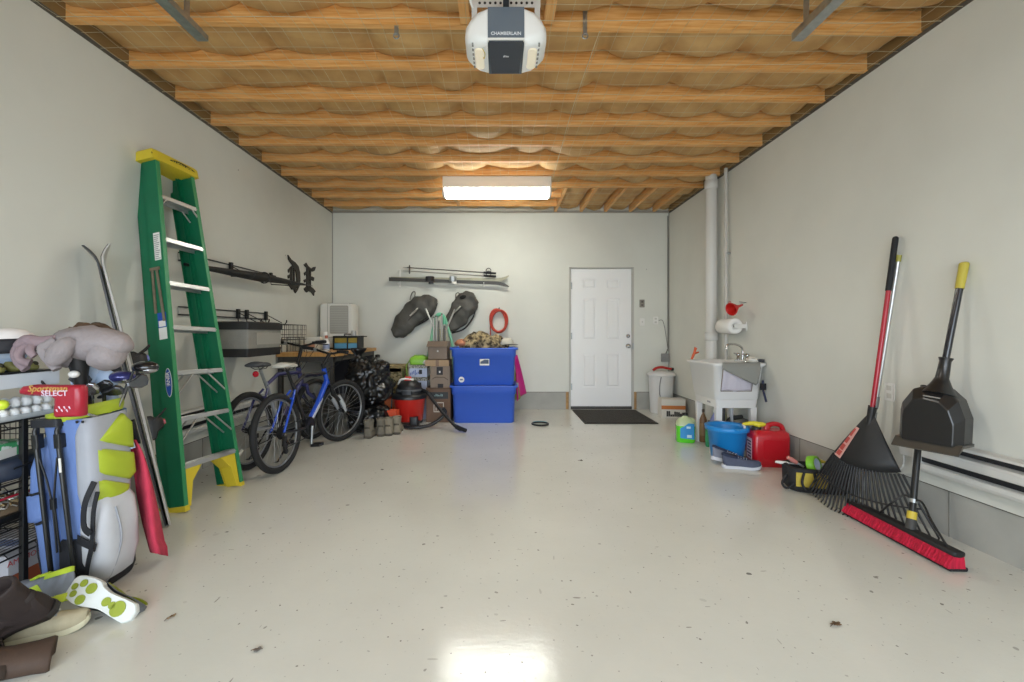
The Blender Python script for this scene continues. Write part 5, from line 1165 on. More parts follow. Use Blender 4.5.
# mint arched sled behind the boxes
MINT = mat('mint_plastic', '8fcfae', .45)
t = thing('mint_arch', 'mint green arched tube frame standing behind the open box of rods', 'frame', (-.845, 6.20, 0), rz=0)
pts = bez([(-.20, .0, .0), (-.19, .0, .50), (-.155, .0, .86), (-.10, .0, 1.18), (-.06, .0, 1.34), (.0, .0, 1.39), (.06, 0, 1.36), (.10, .0, 1.24), (.17, .0, .98), (.20, 0, .5), (.21, 0, 0)], 8)
m = MB(); m.tube(pts, .020, 10); m.build('arch_tube', MINT, t)
m = MB(); m.tube(bez([(-.065, -.03, 1.26), (-.05, -.035, 1.36), (.0, -.035, 1.40), (.055, -.035, 1.36), (.07, -.03, 1.26)], 6), .026, 10); m.build('arch_pad', mat('mint_foam', '6fc3a0', .7), t)
m = MB(); m.loft([[V((x, y, z)) for x, z in ((-.155, .1), (-.14, .86), (-.085, 1.18), (.085, 1.2), (.15, .95), (.17, .1))] for y in (.0, .006)], smooth=False); m.build('back_sheet', mat('pale_mesh', 'bdb9a6', .8), t)
# blue totes
TBL = mat('tote_blue', '3560c8', .42, bump=.06, bs=60)
def tote(label, z):
    t = thing('storage_tote', label, 'storage tote', (-.205, 5.79, z)); W, D, H = .395, .245, .47
    m = MB(); secs = [((0, 0, zz), a, b, .05, (1, 0, 0), (0, 1, 0)) for zz, a, b in ((0, W-.022, D-.025), (.012, W-.012, D-.015), (H-.11, W+.000, D), (H-.105, W+.012, D+.010), (H-.02, W+.014, D+.012), (H, W+.014, D+.012), (H, W-.0, D-.002), (.02, W-.022, D-.03))]
    m.rrect_loft(secs, n=5); m.build('tub', TBL, t)
    m = MB(); m.rrect_loft([((0, 0, zz), W+a, D+a, .05, (1, 0, 0), (0, 1, 0)) for zz, a in ((H-.022, .014), (H-.022, .035), (H+.004, .035), (H+.004, .012))], n=5, caps=False); m.build('rim', TBL, t)
    for s in (-1, 1):
        m = MB(); m.rrect_loft([((s*(W+a), 0, H-.012), .07, .02, .01, (0, 1, 0), (0, 0, 1)) for a in (.02, .05)]); m.build('handle', mat('handle_grey', '9aa2b4', .5) if s > 0 else TBL, t)
    return t
tote('blue plastic storage tote at the bottom, standing on the floor', 0)
tt = tote('blue plastic storage tote on top of the other, heaped with camouflage clothing', .476)
m = MB(); m.span((-.05, -.263, .255), (.07, -.2555, .335)); lb = m.build('label', PAPER, tt)
m = MB(); m.loft([[V((x, y, z)) for x, z in ((-.042, .275), (.062, .275), (.062, .325), (.01, .328), (-.042, .300))] for y in (-.2645, -.2625)], smooth=False); m.build('label_picture', mat('picture_navy', '3d4a63', .5), lb)
m = MB(); m.lathe([(.036, 0), (.036, .004)], (-.28, -.250, .075), rotm(90), 20); st = m.build('round_sticker', PAPER, tt)
m = MB(); m.span((-.30, -.2555, .066), (-.262, -.254, .084)); m.build('sticker_print', mat('print_blue', '5d6f9c', .6), st)
# clothing heap in the top tote
hl = thing('camouflage_clothing', 'heap of tan and brown camouflage clothing in the top blue tote', 'clothing', (-.21, 5.79, .93))
def heap(name, c, rad, m_, amp=.03, sc=11, par=hl):
    m = MB(); m.ell(c, rad, None, 40, 20); m.deform(lambda p: p+NZ.noise_vector(p*sc)*amp+NZ.noise_vector(p*30)*.012); return m.build(name, m_, par)
CAMT = mat('camo_tan', '43382a', .9, col2='ad9b76', vs=20, sharp=(.42, .58), bump=.8, bs=20, det=6)
heap('jacket', (-.07, -.0, .06), (.24, .17, .13), CAMT, .075); heap('trousers', (.12, .02, .06), (.18, .15, .11), CAMT, .07, 14); heap('sleeve', (-.21, -.06, .05), (.11, .10, .085), CAMT, .06, 17)
t = tag(MB().ell((0, 0, 0), (.09, .07, .045), None, 24, 12).jitter(.015, 20).build('orange_cloth', mat('faded_orange', 'b5795a', .9, var=.2, vs=12), loc=(-.50, 5.70, 1.01)), 'faded orange cloth at the left end of the clothing heap', 'cloth')
t = thing('baseball_cap', 'pale grey cap lying at the right end of the clothing heap', 'cap', (.09, 5.66, .99))
m = MB(); m.lathe([(.085, 0), (.085, .02), (.075, .055), (.045, .08), (.005, .088)]); m.build('crown', mat('cap_grey', 'c2bfb2', .8, bump=.2, bs=40), t)
m = MB(); m.grid(10, 4, lambda u, v: V(((.085+.06*v)*math.cos((u-.5)*2-.9), (.085+.06*v)*math.sin((u-.5)*2-.9), .004-.006*v))); m.build('peak', mat('cap_dark', '3a3835', .8), t, solid=.003)
# pink and green things behind the totes
def sled(label, x0, z0, ax, az, w_, mt, loc, rz, h):
    t = thing('snow_sled', label, 'sled', loc, rot=(R(ax), R(az), R(rz))); m = MB()
    m.grid(10, 16, lambda u, v: V(((u-.5)*w_*(1-.8*v), .03*math.cos((u-.5)*PI)+.02*v*v, v*h))); m.build('sled_body', mt, t, solid=.012)
    m = MB(); m.tube([((u-.5)*w_*(1-.8*v), .03*math.cos((u-.5)*PI)+.02*v*v, v*h) for u, v in ([(0, q/8) for q in range(9)]+[(q/6, 1) for q in range(7)]+[(1, 1-q/8) for q in range(9)])], .009, 6); m.build('rim', mt, t)
PINK = mat('sled_pink', 'd0208a', .4); LG = mat('sled_green', '8f9c45', .45)
sled('bright pink plastic sled leaning behind the blue totes', 0, 0, 0, -14, .30, PINK, (.315, 6.36, .21), 62, .62)
sled('olive green sled between the pink sled and the totes', 0, 0, 0, -10, .26, LG, (.225, 6.23, .17), 60, .58)
# ================================================================ back wall
# skis and poles on wall hooks
def at_wall(px, py, d=.0): return at(px, py, YB-d)
SG = mat('ski_grey_gold', '8d8b7a', .35, col2='b4b094', vs=4); SGD = mat('ski_charcoal', '3d3b36', .4)
hk = thing('ski_hooks', 'pair of grey wall hooks holding the skis and poles on the back wall', 'wall hook', at_wall(450, 283, 0))
for px in (400, 484):
    p = at_wall(px, 284, 0)-at_wall(450, 283, 0); m = MB(); m.span((p.x-.012, -.008, -.06), (p.x+.012, 0, .20)); m.tube([(p.x, -.004, -.03), (p.x, -.10, -.035), (p.x, -.115, -.005)], .007, 6).tube([(p.x, -.004, .16), (p.x, -.07, .16), (p.x, -.08, .18)], .006, 6); m.build('hook', WHT, hk)
for i, (d, dz, mt, lab) in enumerate(((.055, .012, SG, 'pale gold ski lying nearest the wall on the ski hooks'), (.095, .005, SGD, 'dark grey ski lying in front on the ski hooks'))):
    a, b = at_wall(391 if i == 0 else 389, 278.5, d), at_wall(509, 280 if i == 0 else 283, d); t = thing('ski', lab, 'ski', (a+b)/2+V((0, 0, dz))); h = (b-a)/2; m = MB(); rings = []
    for q in range(31):
        u = q/30; p = -h+2*h*u; wd = .034*(1+.25*abs(2*u-1)**2)*(1 if u < .95 else max(.25, 1-((u-.95)/.05)**2)); bend = (.055 if i == 0 else -.055)*max(0, (u-.90)/.10)**2; th = .006
        rings.append([p+V((0, -th, -wd+bend)), p+V((0, th, -wd+bend)), p+V((0, th, wd*.3+bend)), p+V((0, -th, wd*.3+bend))])
    m.loft(rings, smooth=False); m.build('ski_body', mt, t)
    for px, w_, nm in ((430, .13, 'heel_binding'), (453, .11, 'toe_binding')):
        x = at_wall(px, 283, d).x-((a+b)/2).x; m = MB(); m.rrect_loft([((x, -.012-y, .006), hx, .022, .01, (1, 0, 0), (0, 0, 1)) for y, hx in ((-.02, w_*.5), (.0, w_*.5), (.03, w_*.42), (.045, w_*.2))]); bo = m.build(nm, BLK if px < 440 else GAL, t)
        m = MB(); m.rrect_loft([((x+.02, -.03, z), .035, .02, .008, (1, 0, 0), (0, 1, 0)) for z in (-.055, -.02)]); m.build('brake', BLKM if px < 440 else WHT, bo)
for i, (y0, y1, d, lab) in enumerate(((267.5, 273, .075, 'upper dark ski pole resting above the wall skis'), (271, 276, .10, 'lower grey ski pole resting above the wall skis'))):
    a, b = at_wall(407, y0, d), at_wall(492, y1, d); t = thing('ski_pole', lab, 'ski pole', a); m = MB(); m.tube([(0, 0, 0), b-a], [.006, .0085], 8); m.build('shaft', SGD if i == 0 else rod, t)
    m = MB(); m.tube([(b-a)*.90, b-a+V((.06, 0, -.006))], .016, 10); m.build('grip', BLK, t)
    m = MB(); m.lathe([(.038, -.004), (.04, 0), (.038, .004)], (b-a)*.03, rotm(0, 90, 0), 14); m.build('basket', BLK, t)
    m = MB(); m.torus((b-a)*.96+V((0, -.02, .03)), .035, .006, rotm(90, 0, 0), 16, 6); m.build('wrist_strap', STRAP, t)
    m = MB(); m.cyl((-.06, 0, .003), (0, 0, 0), .003, .006, 8); m.build('tip', GAL, t)
# camp chair bags
CHB = mat('charcoal_nylon', '4f4d48', .62, var=.12, vs=7, bump=.6, bs=14)
def chair_bag(label, pts, wid, strap, text_at, loop):
    c = at_wall(*text_at, .12); t = thing('chair_bag', label, 'bag', c); m = MB(); rings = []; P = bez([at_wall(px, py, .10)-c for px, py in pts], 9); n = len(P)
    for i, p in enumerate(P):
        u = i/(n-1); k = u*(len(wid)-1); k0 = min(int(k), len(wid)-2); w_ = wid[k0]+(wid[k0+1]-wid[k0])*(k-k0)
        d = (P[min(i+1, n-1)]-P[max(i-1, 0)]).normalized(); s_ = V((d.z, 0, -d.x))
        rings.append([p+s_*w_*math.cos(2*PI*q/32)*1.0+V((0, -.075*min(1, w_/.08)*math.sin(2*PI*q/32), 0)) for q in range(32)])
    m.loft(rings); m.deform(lambda p: p+NZ.noise_vector(p*6+V((text_at[0], 0, 0)))*.035+NZ.noise_vector(p*15)*.016); bo = m.build('sack', CHB, t)
    m = MB(); m.tube(bez([at_wall(px, py, .09)-c for px, py in strap], 6), .012, 6); m.build('carry_strap', STRAP, t)
    m = MB(); m.tube(bez([at_wall(px, py, .05)-c for px, py in loop], 6), .009, 6); m.build('hanging_loop', mat('loop_grey', '6d6a64', .8), t)
    return t, c
t1, c1_ = chair_bag('dark grey camp chair bag hanging slanted on the back wall, the left one', [(436, 299), (427, 304), (415, 312), (404, 325), (396, 336)], [.03, .12, .165, .18, .18, .17, .15, .125, .05], [(437, 303), (434, 312), (428, 319), (418, 325), (410, 329)], (416, 313), [(410, 300), (412, 293), (415, 292), (414, 299), (408, 310)])
t2, c2_ = chair_bag('dark grey camp chair bag on the back wall, the right one behind the rods', [(475, 294), (469, 300), (462, 309), (455, 320), (450, 331)], [.03, .125, .165, .175, .17, .155, .14, .11, .05], [(476, 304), (474, 315), (468, 325), (462, 330), (452, 333)], (458, 311), [(456, 300), (456, 294), (459, 293), (459, 299), (457, 306)])
for t_, dx in ((t1, 0), (t2, 0)):
    for dz, hl_ in ((.018, .062), (-.018, .062)):
        m = MB(); m.rrect_loft([((-.01+dz*.7, -.115+e, .01+dz*.8), hl_, .0085, .008, (.74, 0, .67), (-.67, 0, .74)) for e in (-.004, .012)]); m.build('logo_bar', mat('print_white', 'c9c4ba', .6), t_)
    m = MB(); m.tube([(-.10, -.07, -.11), (.08, -.075, .06)], .004, 5); m.build('seam', STRAP, t_)
m = MB(); p = at_wall(463, 297, .17)-c2_; m.ell(p, (.05, .02, .028), rotm(0, -15, 0), 14, 8); m.build('bag_opening', mat('opening_dark', '1b1a18', .9), t2)
# red hose coil
c = at_wall(498.5, 321, .04); t = thing('hose_coil', 'orange red hose coiled on a hook on the back wall', 'hose', c); HR = mat('hose_red', 'c0402c', .45)
m = MB()
for i, (dx, dz, rx, rz_, tl) in enumerate(((0, 0, .118, .165, .1), (.012, -.01, .115, .160, -.06), (-.008, .006, .112, .168, .2), (.006, .0, .122, .158, -.2))):
    m.tube([V((dx+rx*math.cos(a)*math.cos(tl)-rz_*math.sin(a)*math.sin(tl), -.012+.014*i*(-1), dz+rx*math.cos(a)*math.sin(tl)+rz_*math.sin(a)*math.cos(tl))) for a in [2*PI*q/30 for q in range(30)]], .0145, 8, closed=True)
m.build('coil', HR, t)
m = MB(); m.tube([(-.115, -.01, .02), (-.12, -.01, -.1), (-.118, -.005, -.22)], .008, 6); m.build('loose_end', HR, t)
m = MB(); m.tube([(.01, .04, .18), (.01, -.05, .17), (.01, -.06, .195)], .008, 6); m.build('hook', BLK, t)
# plates, box, conduit on the back wall
for nm, px, py, w_, h_, mt, lab, kind in (('key_pad', 642, 303.5, .075, .115, mat('pad_brown', '8d867c', .5), 'grey brown door opener button panel on the back wall', 0), ('light_switch', 642, 322, .075, .115, WHT, 'white light switch plate right of the back door', 1), ('wall_outlet', 655.5, 320.5, .075, .115, WHT, 'white outlet plate nearest the right corner of the back wall', 2)):
    p = at_wall(px, py, 0); t = thing(nm, lab, ('control panel', 'switch', 'outlet')[kind], p)
    m = MB(); m.rrect_loft([((0, -y, 0), w_/2-e, h_/2-e, .006, (1, 0, 0), (0, 0, 1)) for y, e in ((0, 0), (.006, .0), (.009, .004))]); m.build('plate', mt, t)
    m = MB()
    if kind == 0: m.span((-.014, -.014, .01), (.014, -.008, .04)).span((-.014, -.012, -.035), (.014, -.008, -.012))
    elif kind == 1: m.span((-.006, -.022, -.01), (.006, -.008, .012))
    else: m.span((-.016, -.012, .012), (.016, -.008, .04)).span((-.016, -.012, -.04), (.016, -.008, -.012))
    m.build(('button', 'toggle', 'socket')[kind], mat('plate_dark', '5a554d', .5) if kind == 0 else mat('plate_shade', 'c9c6be', .5), t)
p = at_wall(664.5, 357.5, 0); t = thing('junction_box', 'grey metal junction box with wires in the right back corner', 'junction box', p)
m = MB(); m.span((-.055, -.05, -.06), (.055, 0, .06)); m.build('box_body', mat('junction_grey', '8f8f8c', .5, .3), t, bevel=.004)
m = MB(); m.tube(bez([(.02, -.03, .06), (.03, -.03, .12), (.045, -.02, .15), (.045, -.015, .4), (.045, -.012, 2.1)]), .006, 6); m.build('conduit', mat('wire_grey', '6d6a64', .6), t)
m = MB(); m.tube(bez([(.0, -.03, .06), (.02, -.04, .10), (.04, -.02, .14), (-.02, -.012, .52), (-.09, -.01, .55)]), .004, 6); m.build('wire', mat('wire_grey', '6d6a64', .6), t)
# door mat
t = thing('door_mat', 'dark charcoal ribbed mat on the floor in front of the back door', 'mat', (1.523, 5.98, 0)); MX_ = .50
m = MB(); m.rrect_loft([((0, 0, z), .462, .485, .02, (1, 0, 0), (0, 1, 0)) for z in (.001, .009)]); m.build('rubber_border', mat('mat_border', '272624', .7), t)
m = MB(); m.rrect_loft([((0, 0, z), .435, .455, .01, (1, 0, 0), (0, 1, 0)) for z in (.008, .014)]); m.build('carpet', mat('mat_pile', '3a3733', .95, var=.2, vs=50, bump=.6, bs=150), t)
# white can with red thing, carton
t = thing('waste_bin', 'tall white plastic bin standing in the right back corner', 'bin', (2.31, 6.31, 0))
WB = mat('bin_white', 'dddcda', .4)
m = MB(); m.lathe([(.145, 0), (.15, .01), (.17, .50), (.172, .53)], n=32); m.build('tub', WB, t)
m = MB(); m.lathe([(.19, .525), (.195, .535), (.195, .55), (.17, .575), (.05, .59), (.005, .59)], n=32); m.build('lid', WB, t)
m = MB(); m.tube(bez([(-.06, -.17, .52), (-.09, -.20, .42), (-.09, -.19, .30), (-.07, -.165, .25)]), .007, 6); m.build('handle', mat('handle_steel', '8f8f8f', .4, .6), t)
t = thing('red_tool', 'red curved handle lying on the lid of the white bin', 'tool', (2.31, 6.27, .592))
m = MB(); m.tube(bez([(-.13, 0, .012), (-.08, 0, .045), (0, 0, .055), (.08, 0, .04), (.14, .0, .03)]), [.018]*33, 10); m.build('handle', mat('tool_red', 'b3261f', .4), t)
m = MB(); m.cyl((.13, 0, .03), (.16, 0, .025), .022, n=12); m.build('end_knob', BLK, t)
t = thing('printed_carton', 'white carton with orange band and black print in front of the white bin', 'box', (2.33, 5.98, 0), rz=R(-6))
m = MB(); m.span((-.155, -.10, 0), (.155, .10, .245)); m.build('box_body', mat('carton_pale', 'd9d5cc', .6), t, bevel=.003)
m = MB(); m.span((-.156, -.1015, .115), (.156, -.0995, .165)); m.build('orange_band', mat('band_orange', 'c4773d', .6), t)
m = MB(); rn = random.Random(2)
for q in range(9): x = -.08+q*.025; m.span((x-.011, -.1022, .02), (x+.010, -.1005, .045+rn.random()*.05))
m.build('print', mat('print_black', '2b2826', .6), t)
m = MB(); m.span((-.155, -.105, .243), (-.02, .10, .249)).span((.02, -.105, .243), (.155, .10, .249)); m.build('flap', mat('flap_pale', 'cfcac0', .6), t)
# ring on the floor
p = V(((540-500)*5.48/440, 5.46, .012)); t = thing('rubber_ring', 'black and teal rubber ring lying on the floor right of the totes', 'ring', p)
m = MB(); m.torus((0, 0, 0), .10, .011, None, 36, 8); m.build('ring', BLK, t)
m = MB(); m.torus((0, 0, .008), .10, .006, None, 30, 6, .5, 2.6); m.build('teal_band', mat('ring_teal', '2f7f92', .5), t)
# ================================================================ right side
PW = mat('pipe_white', 'd9d7d1', .4)
t = thing('drain_pipe', 'white vertical drain pipe from the ceiling to the sink corner on the right wall', 'pipe', (2.425, 5.05, 0))
m = MB(); m.lathe([(.062, .0), (.062, 2.945)], n=24); m.build('pipe', PW, t)
for z in (1.10, 2.84, .5):
    m = MB(); m.lathe([(.063, z-.05), (.072, z-.045), (.072, z+.045), (.063, z+.05)], n=24, caps=False); m.build('coupling', PW, t)
m = MB(); m.cyl((.045, -.24, .0), (.045, -.24, 2.94), .020, n=12); m.build('vent_pipe', mat('pipe_grey', 'c3c0b9', .5), t)
m = MB(); m.span((.04, -.262, 2.0), (.084, -.218, 2.02)); m.build('clamp', GAL, t)
# paper towel holder
t = thing('paper_towel', 'roll of white paper towels on a wall holder above the sink', 'paper towel', (2.40, 4.62, 1.21))
ax = rotm(90, 0, 0)
m = MB(); m.lathe([(.075, -.135), (.078, -.13), (.078, .13), (.075, .135), (.022, .135), (.022, -.135)], (0, 0, 0), ax, 28, caps=False); m.build('roll', mat('towel_white', 'eceae5', .9, bump=.2, bs=60), t)
m = MB(); m.cyl((0, -.15, 0), (0, .15, 0), .02, n=14); m.build('core', mat('core_dark', '3b342c', .8), t)
m = MB()
for s in (-1, 1): m.span((-.022, s*.152-.006, -.022), (.108, s*.152+.006, .022))
m.span((.095, -.16, -.05), (.109, .16, .05)); m.build('holder', mat('holder_white', 'd8d5ce', .45), t, bevel=.004)
# red funnel
t = thing('funnel', 'red plastic funnel hanging on the right wall above the paper towels', 'funnel', (2.405, 4.46, 1.405)); t.scale = (.85,)*3; FR = mat('funnel_red', 'c9251f', .35)
rm = rotm(0, 72, 20); m = MB(); m.lathe([(.075, -.10), (.073, -.085), (.022, .0), (.014, .03), (.010, .085)], (0, 0, 0), rm, 24, caps=False); m.build('cone', FR, t, solid=.003)
m = MB(); m.torus(rm @ V((0, 0, -.10)), .075, .005, rm, 24, 6); m.build('rim', FR, t)
m = MB(); m.torus(rm @ V((-.085, 0, -.095)), .014, .003, rm, 14, 5); m.build('hanging_tab', FR, t)
m = MB(); m.cyl((.02, 0, .06), (.108, 0, .05), .004, n=8); m.build('nail', GAL, t)
# utility sink
SK_ = mat('sink_white', 'dfdedb', .38)
t = thing('utility_sink', 'white plastic laundry sink on legs against the right wall', 'sink', (2.245, 4.43, 0))
def rect(z, ax0, ax1, by0, by1, r_): return ((( ax0+ax1)/2, (by0+by1)/2, z), (ax1-ax0)/2, (by1-by0)/2, r_, (1, 0, 0), (0, 1, 0))
m = MB(); m.rrect_loft([rect(.50, -.185, .215, -.245, .245, .05), rect(.52, -.195, .225, -.255, .255, .05), rect(.82, -.225, .245, -.29, .29, .045), rect(.835, -.245, .258, -.312, .312, .04), rect(.855, -.248, .26, -.315, .315, .04), rect(.858, -.24, .25, -.305, .305, .04), rect(.852, -.20, .13, -.265, .265, .05), rect(.54, -.16, .10, -.22, .22, .06)], n=5); m.build('basin', SK_, t)
m = MB(); m.rrect_loft([rect(.425, -.175, .205, -.235, .235, .03), rect(.505, -.185, .215, -.245, .245, .03)], n=4); m.build('apron', SK_, t)
for x in (-.15, .18):
    for y in (-.205, .205):
        m = MB(); m.loft([[V((x+a*k, y+b*k, z)) for a, b in ((-.030, -.024), (.030, -.024), (.030, .024), (-.030, .024))] for z, k in ((0, .72), (.43, 1.0))], smooth=False); m.build('leg', SK_, t, bevel=.004)
m = MB(); m.lathe([(.045, .44), (.03, .40), (.022, .38), (.022, .22)], (0, 0, 0), None, 16); m.tube(bez([(0, 0, .25), (.0, .0, .14), (.05, .05, .12), (.08, .08, .2), (.12, .08, .26), (.24, .09, .28)]), .022, 10); m.build('drain_trap', mat('drain_dark', '4b4b4a', .5), t)
m = MB(); m.tube([(.04, -.08, .43), (.05, -.08, .20), (.20, -.08, .12)], .016, 8); m.build('supply_hose', mat('hose_pale', 'b9bcc0', .5), t)
m = MB(); m.span((-.2065, -.04, .468), (-.2, .02, .482)) if 0 else m.span((-.1835, -.11, .455), (-.178, -.05, .472)); m.build('badge', mat('badge_grey', '8f9097', .5), t)
fx = .17; m = MB(); m.rrect_loft([rect(.856, fx-.03, fx+.03, -.17, .07, .02), rect(.872, fx-.025, fx+.025, -.16, .06, .02)]); fb = m.build('faucet_base', CHR, t)
m = MB(); m.tube(bez([(fx, -.05, .87), (fx, -.05, .97), (fx-.03, -.06, 1.01), (fx-.10, -.08, 1.03), (fx-.17, -.10, 1.025), (fx-.19, -.105, .985)], 8), .011, 10); m.build('spout', CHR, fb)
for y in (-.13, .03):
    m = MB(); m.lathe([(.014, .87), (.013, .905), (.022, .91), (.02, .935), (.006, .94)], (fx, y, 0), None, 14); m.tube([(fx, y, .925), (fx-.05, y-.01, .935)], .007, 8); m.build('tap_handle', CHR, fb)
# cloths on the sink
t = tag(MB().grid(18, 8, lambda u, v: V((-.17+.35*u, -.318-.012*math.sin(v*3)-.004*math.sin(u*20)*v, .862-(.03+.17*u*v*(1.0 if u < .93 else (1-u)*14)+.03*v) if v > 0 else .866))).build('grey_cloth', mat('cloth_grey', '8a8a84', .9, bump=.3, bs=120), loc=(2.245, 4.42, 0), solid=.004), 'dark grey cloth draped as a triangle over the near rim of the sink', 'cloth')
t = thing('lilac_cloth', 'pale lilac cloth with a brown hem hanging on the near side of the sink', 'cloth', (2.245, 4.42, 0))
m = MB(); m.grid(12, 10, lambda u, v: V((-.155+.29*u, -.288+.05*v*.9-.012-.003*math.sin(u*18), .80-.21*v+.006*math.sin(u*9)))); m.build('panel', mat('cloth_lilac', 'c4bfc9', .85, bump=.2, bs=100), t, solid=.004)
m = MB(); m.tube([(-.155, -.30, .80), (-.155, -.256, .59), (.135, -.256, .59), (.135, -.30, .80)], .004, 5); m.build('hem', mat('hem_brown', '86705f', .8), t)
t = thing('spring_clamp', 'orange spring clamp standing on the far corner of the sink rim', 'clamp', (2.06, 4.66, .862)); OC = mat('clamp_orange', 'd0582a', .45)
m = MB(); m.tube([(-.03, -.0, .0), (-.01, 0, .05), (.02, 0, .12)], [.012, .014, .008], 8); m.tube([(.0, .01, .06), (.05, .01, .075)], [.012, .007], 8); m.build('jaw', OC, t)
m = MB(); m.tube([(-.005, 0, .055), (.005, .0, .13)], [.013, .006], 8); m.build('grip', OC, t)
t = thing('sponge_pile', 'white crumpled rag lying beside the faucet on the sink', 'rag', (2.415, 4.20, .862)); m = MB(); m.ell((0, 0, .02), (.055, .06, .028), None, 20, 10); m.deform(lambda p: p+NZ.noise_vector(p*30)*.014); m.deform(lambda p: V((p.x, p.y, max(0.001, p.z)))); m.build('rag', mat('rag_white', 'd6d3cc', .9, bump=.4, bs=60), t)
m = MB(); m.rrect_loft([((.045, -.03, z), .04, .02, .01, (1, 0, 0), (0, 1, 0)) for z in (.002, .03)]); m.build('scrubber', mat('scrub_dark', '3d3d40', .8), t)
t = thing('dish_brush', 'navy brush hanging from the near side of the sink', 'brush', (2.47, 4.10, .60)); m = MB(); m.tube(bez([(-.02, 0, .10), (-.02, 0, .02), (-.0, .0, -.06), (.01, 0, -.10)]), [.010]*25, 8); m.build('handle', mat('brush_navy', '232a4a', .45), t)
m = MB(); m.rrect_loft([((-.018, 0, z), .025, .015, .01, (1, 0, 0), (0, 1, 0)) for z in (.01, .07)]); m.build('head', mat('brush_dark', '17181f', .8), t)
# under the sink
def bottle(label, loc, r_, h, body, cap, lab_c, name='bottle', rz=0):
    t = thing(name, label, 'bottle', loc, rz=rz); m = MB(); m.lathe([(r_*.9, 0), (r_, .012), (r_, h*.68), (r_*.55, h*.82), (r_*.32, h*.87), (r_*.32, h*.93)]); m.build('body', mat('btl_'+body, body, .4), t)
    m = MB(); m.lathe([(r_*.4, h*.91), (r_*.4, h), (r_*.1, h*1.005)]); m.build('cap', mat('btl_'+cap, cap, .4), t)
    m = MB(); m.lathe([(r_*1.015, h*.2), (r_*1.015, h*.58)], caps=False); m.build('label', mat('btl_'+lab_c, lab_c, .5), t)
bottle('slim white bottle standing by the near left sink leg', (2.015, 4.165, 0), .030, .30, 'dcd8cc', 'c9b9a0', 'cfcabd')
bottle('white bottle with a dark blue cap under the sink', (2.20, 4.50, 0), .050, .36, '8d92c8', 'e4e2dc', '3b3f86')
bottle('pale yellow bottle at the back under the sink', (2.30, 4.58, 0), .055, .42, 'c9c08c', 'a89858', 'd6cfa6')
bottle('brown bottle at the far side under the sink', (2.13, 4.62, 0), .040, .34, '7b5a3c', '3a2c20', '8f7350')
bottle('green spray bottle beside the far sink leg', (2.10, 4.42, 0), .035, .26, '2f8f62', '2a2a2a', '3da06f')
# washer fluid jug
t = thing('washer_fluid_jug', 'clear jug of bright green fluid with a blue label by the far sink leg', 'jug', (1.945, 4.62, 0), rz=R(-12))
m = MB(); m.rrect_loft([((0, 0, z), a, b, .04, (1, 0, 0), (0, 1, 0)) for z, a, b in ((0, .085, .06), (.01, .092, .066), (.175, .092, .066))], n=5); m.build('green_fluid', mat('fluid_green', '5fd22e', .25, coat=.3), t)
m = MB(); m.rrect_loft([((0, 0, z), a, b, .04, (1, 0, 0), (0, 1, 0)) for z, a, b in ((.173, .093, .067), (.21, .085, .06), (.245, .06, .045), (.265, .025, .025), (.28, .022, .022))], n=5); m.build('shoulder', mat('jug_clear', 'b9c79a', .3), t)
m = MB(); m.lathe([(.026, .275), (.026, .30), (.004, .302)]); m.build('cap', BLK, t)
m = MB(); m.loft([[V((x, y, z)) for x, z in ((-.06, .05), (.075, .04), (.075, .20), (.02, .205), (-.025, .17), (-.06, .15))] for y in (-.0675, -.0655)], smooth=False); lb = m.build('label', mat('label_cyan', '2f8fd0', .4), t)
m = MB(); m.span((.005, -.0685, .055), (.05, -.067, .085)).span((.0, -.0685, .15), (.04, -.067, .172)); m.build('label_print', mat('label_pale', 'bfe0ee', .5), lb)
m = MB(); m.tube(bez([(.04, 0, .25), (.085, 0, .225), (.088, 0, .16)], 6), .012, 8); m.build('grip', mat('jug_clear', 'b9c79a', .3), t)
# blue bucket
t = thing('bucket', 'blue plastic bucket on the floor in front of the sink', 'bucket', (2.055, 3.985, 0)); BB = mat('bucket_blue', '1f86cf', .38)
m = MB(); m.lathe([(.125, 0), (.130, .006), (.165, .285), (.178, .29), (.180, .305), (.166, .306), (.155, .28), (.122, .012), (.01, .012)], n=36); m.build('pail', BB, t)
m = MB(); m.lathe([(.166, .262), (.183, .268), (.186, .305), (.178, .309)], n=36, caps=False); m.build('rim', BB, t)
m = MB(); m.tube(bez([(-.185, 0, .285), (-.14, .12, .30), (0, .19, .305), (.14, .12, .30), (.185, 0, .285)], 6), .005, 6); m.build('bail', GAL, t)
m = MB(); m.loft([[V((x, y, z)) for x, y in ((-.03, -.175), (.03, -.175), (.012, -.215), (-.012, -.215))] for z in (.292, .306)], smooth=False); m.build('pour_lip', BB, t)
# sneakers
shoe('sneaker', 'grey and navy sneaker lying in front of its pair by the blue bucket', (2.03, 3.70, 0), (0, 0, R(-14)), .30, '4a5064', 'c9cad0', '26304a', lace='aab0bc', wide=.05)
shoe('sneaker', 'grey and navy sneaker tilted against the blue bucket behind its pair', (1.985, 3.80, .014), (R(-18), R(6), R(-30)), .30, '777c8c', 'c9cad0', '26304a', lace='dcdcdc', wide=.05)
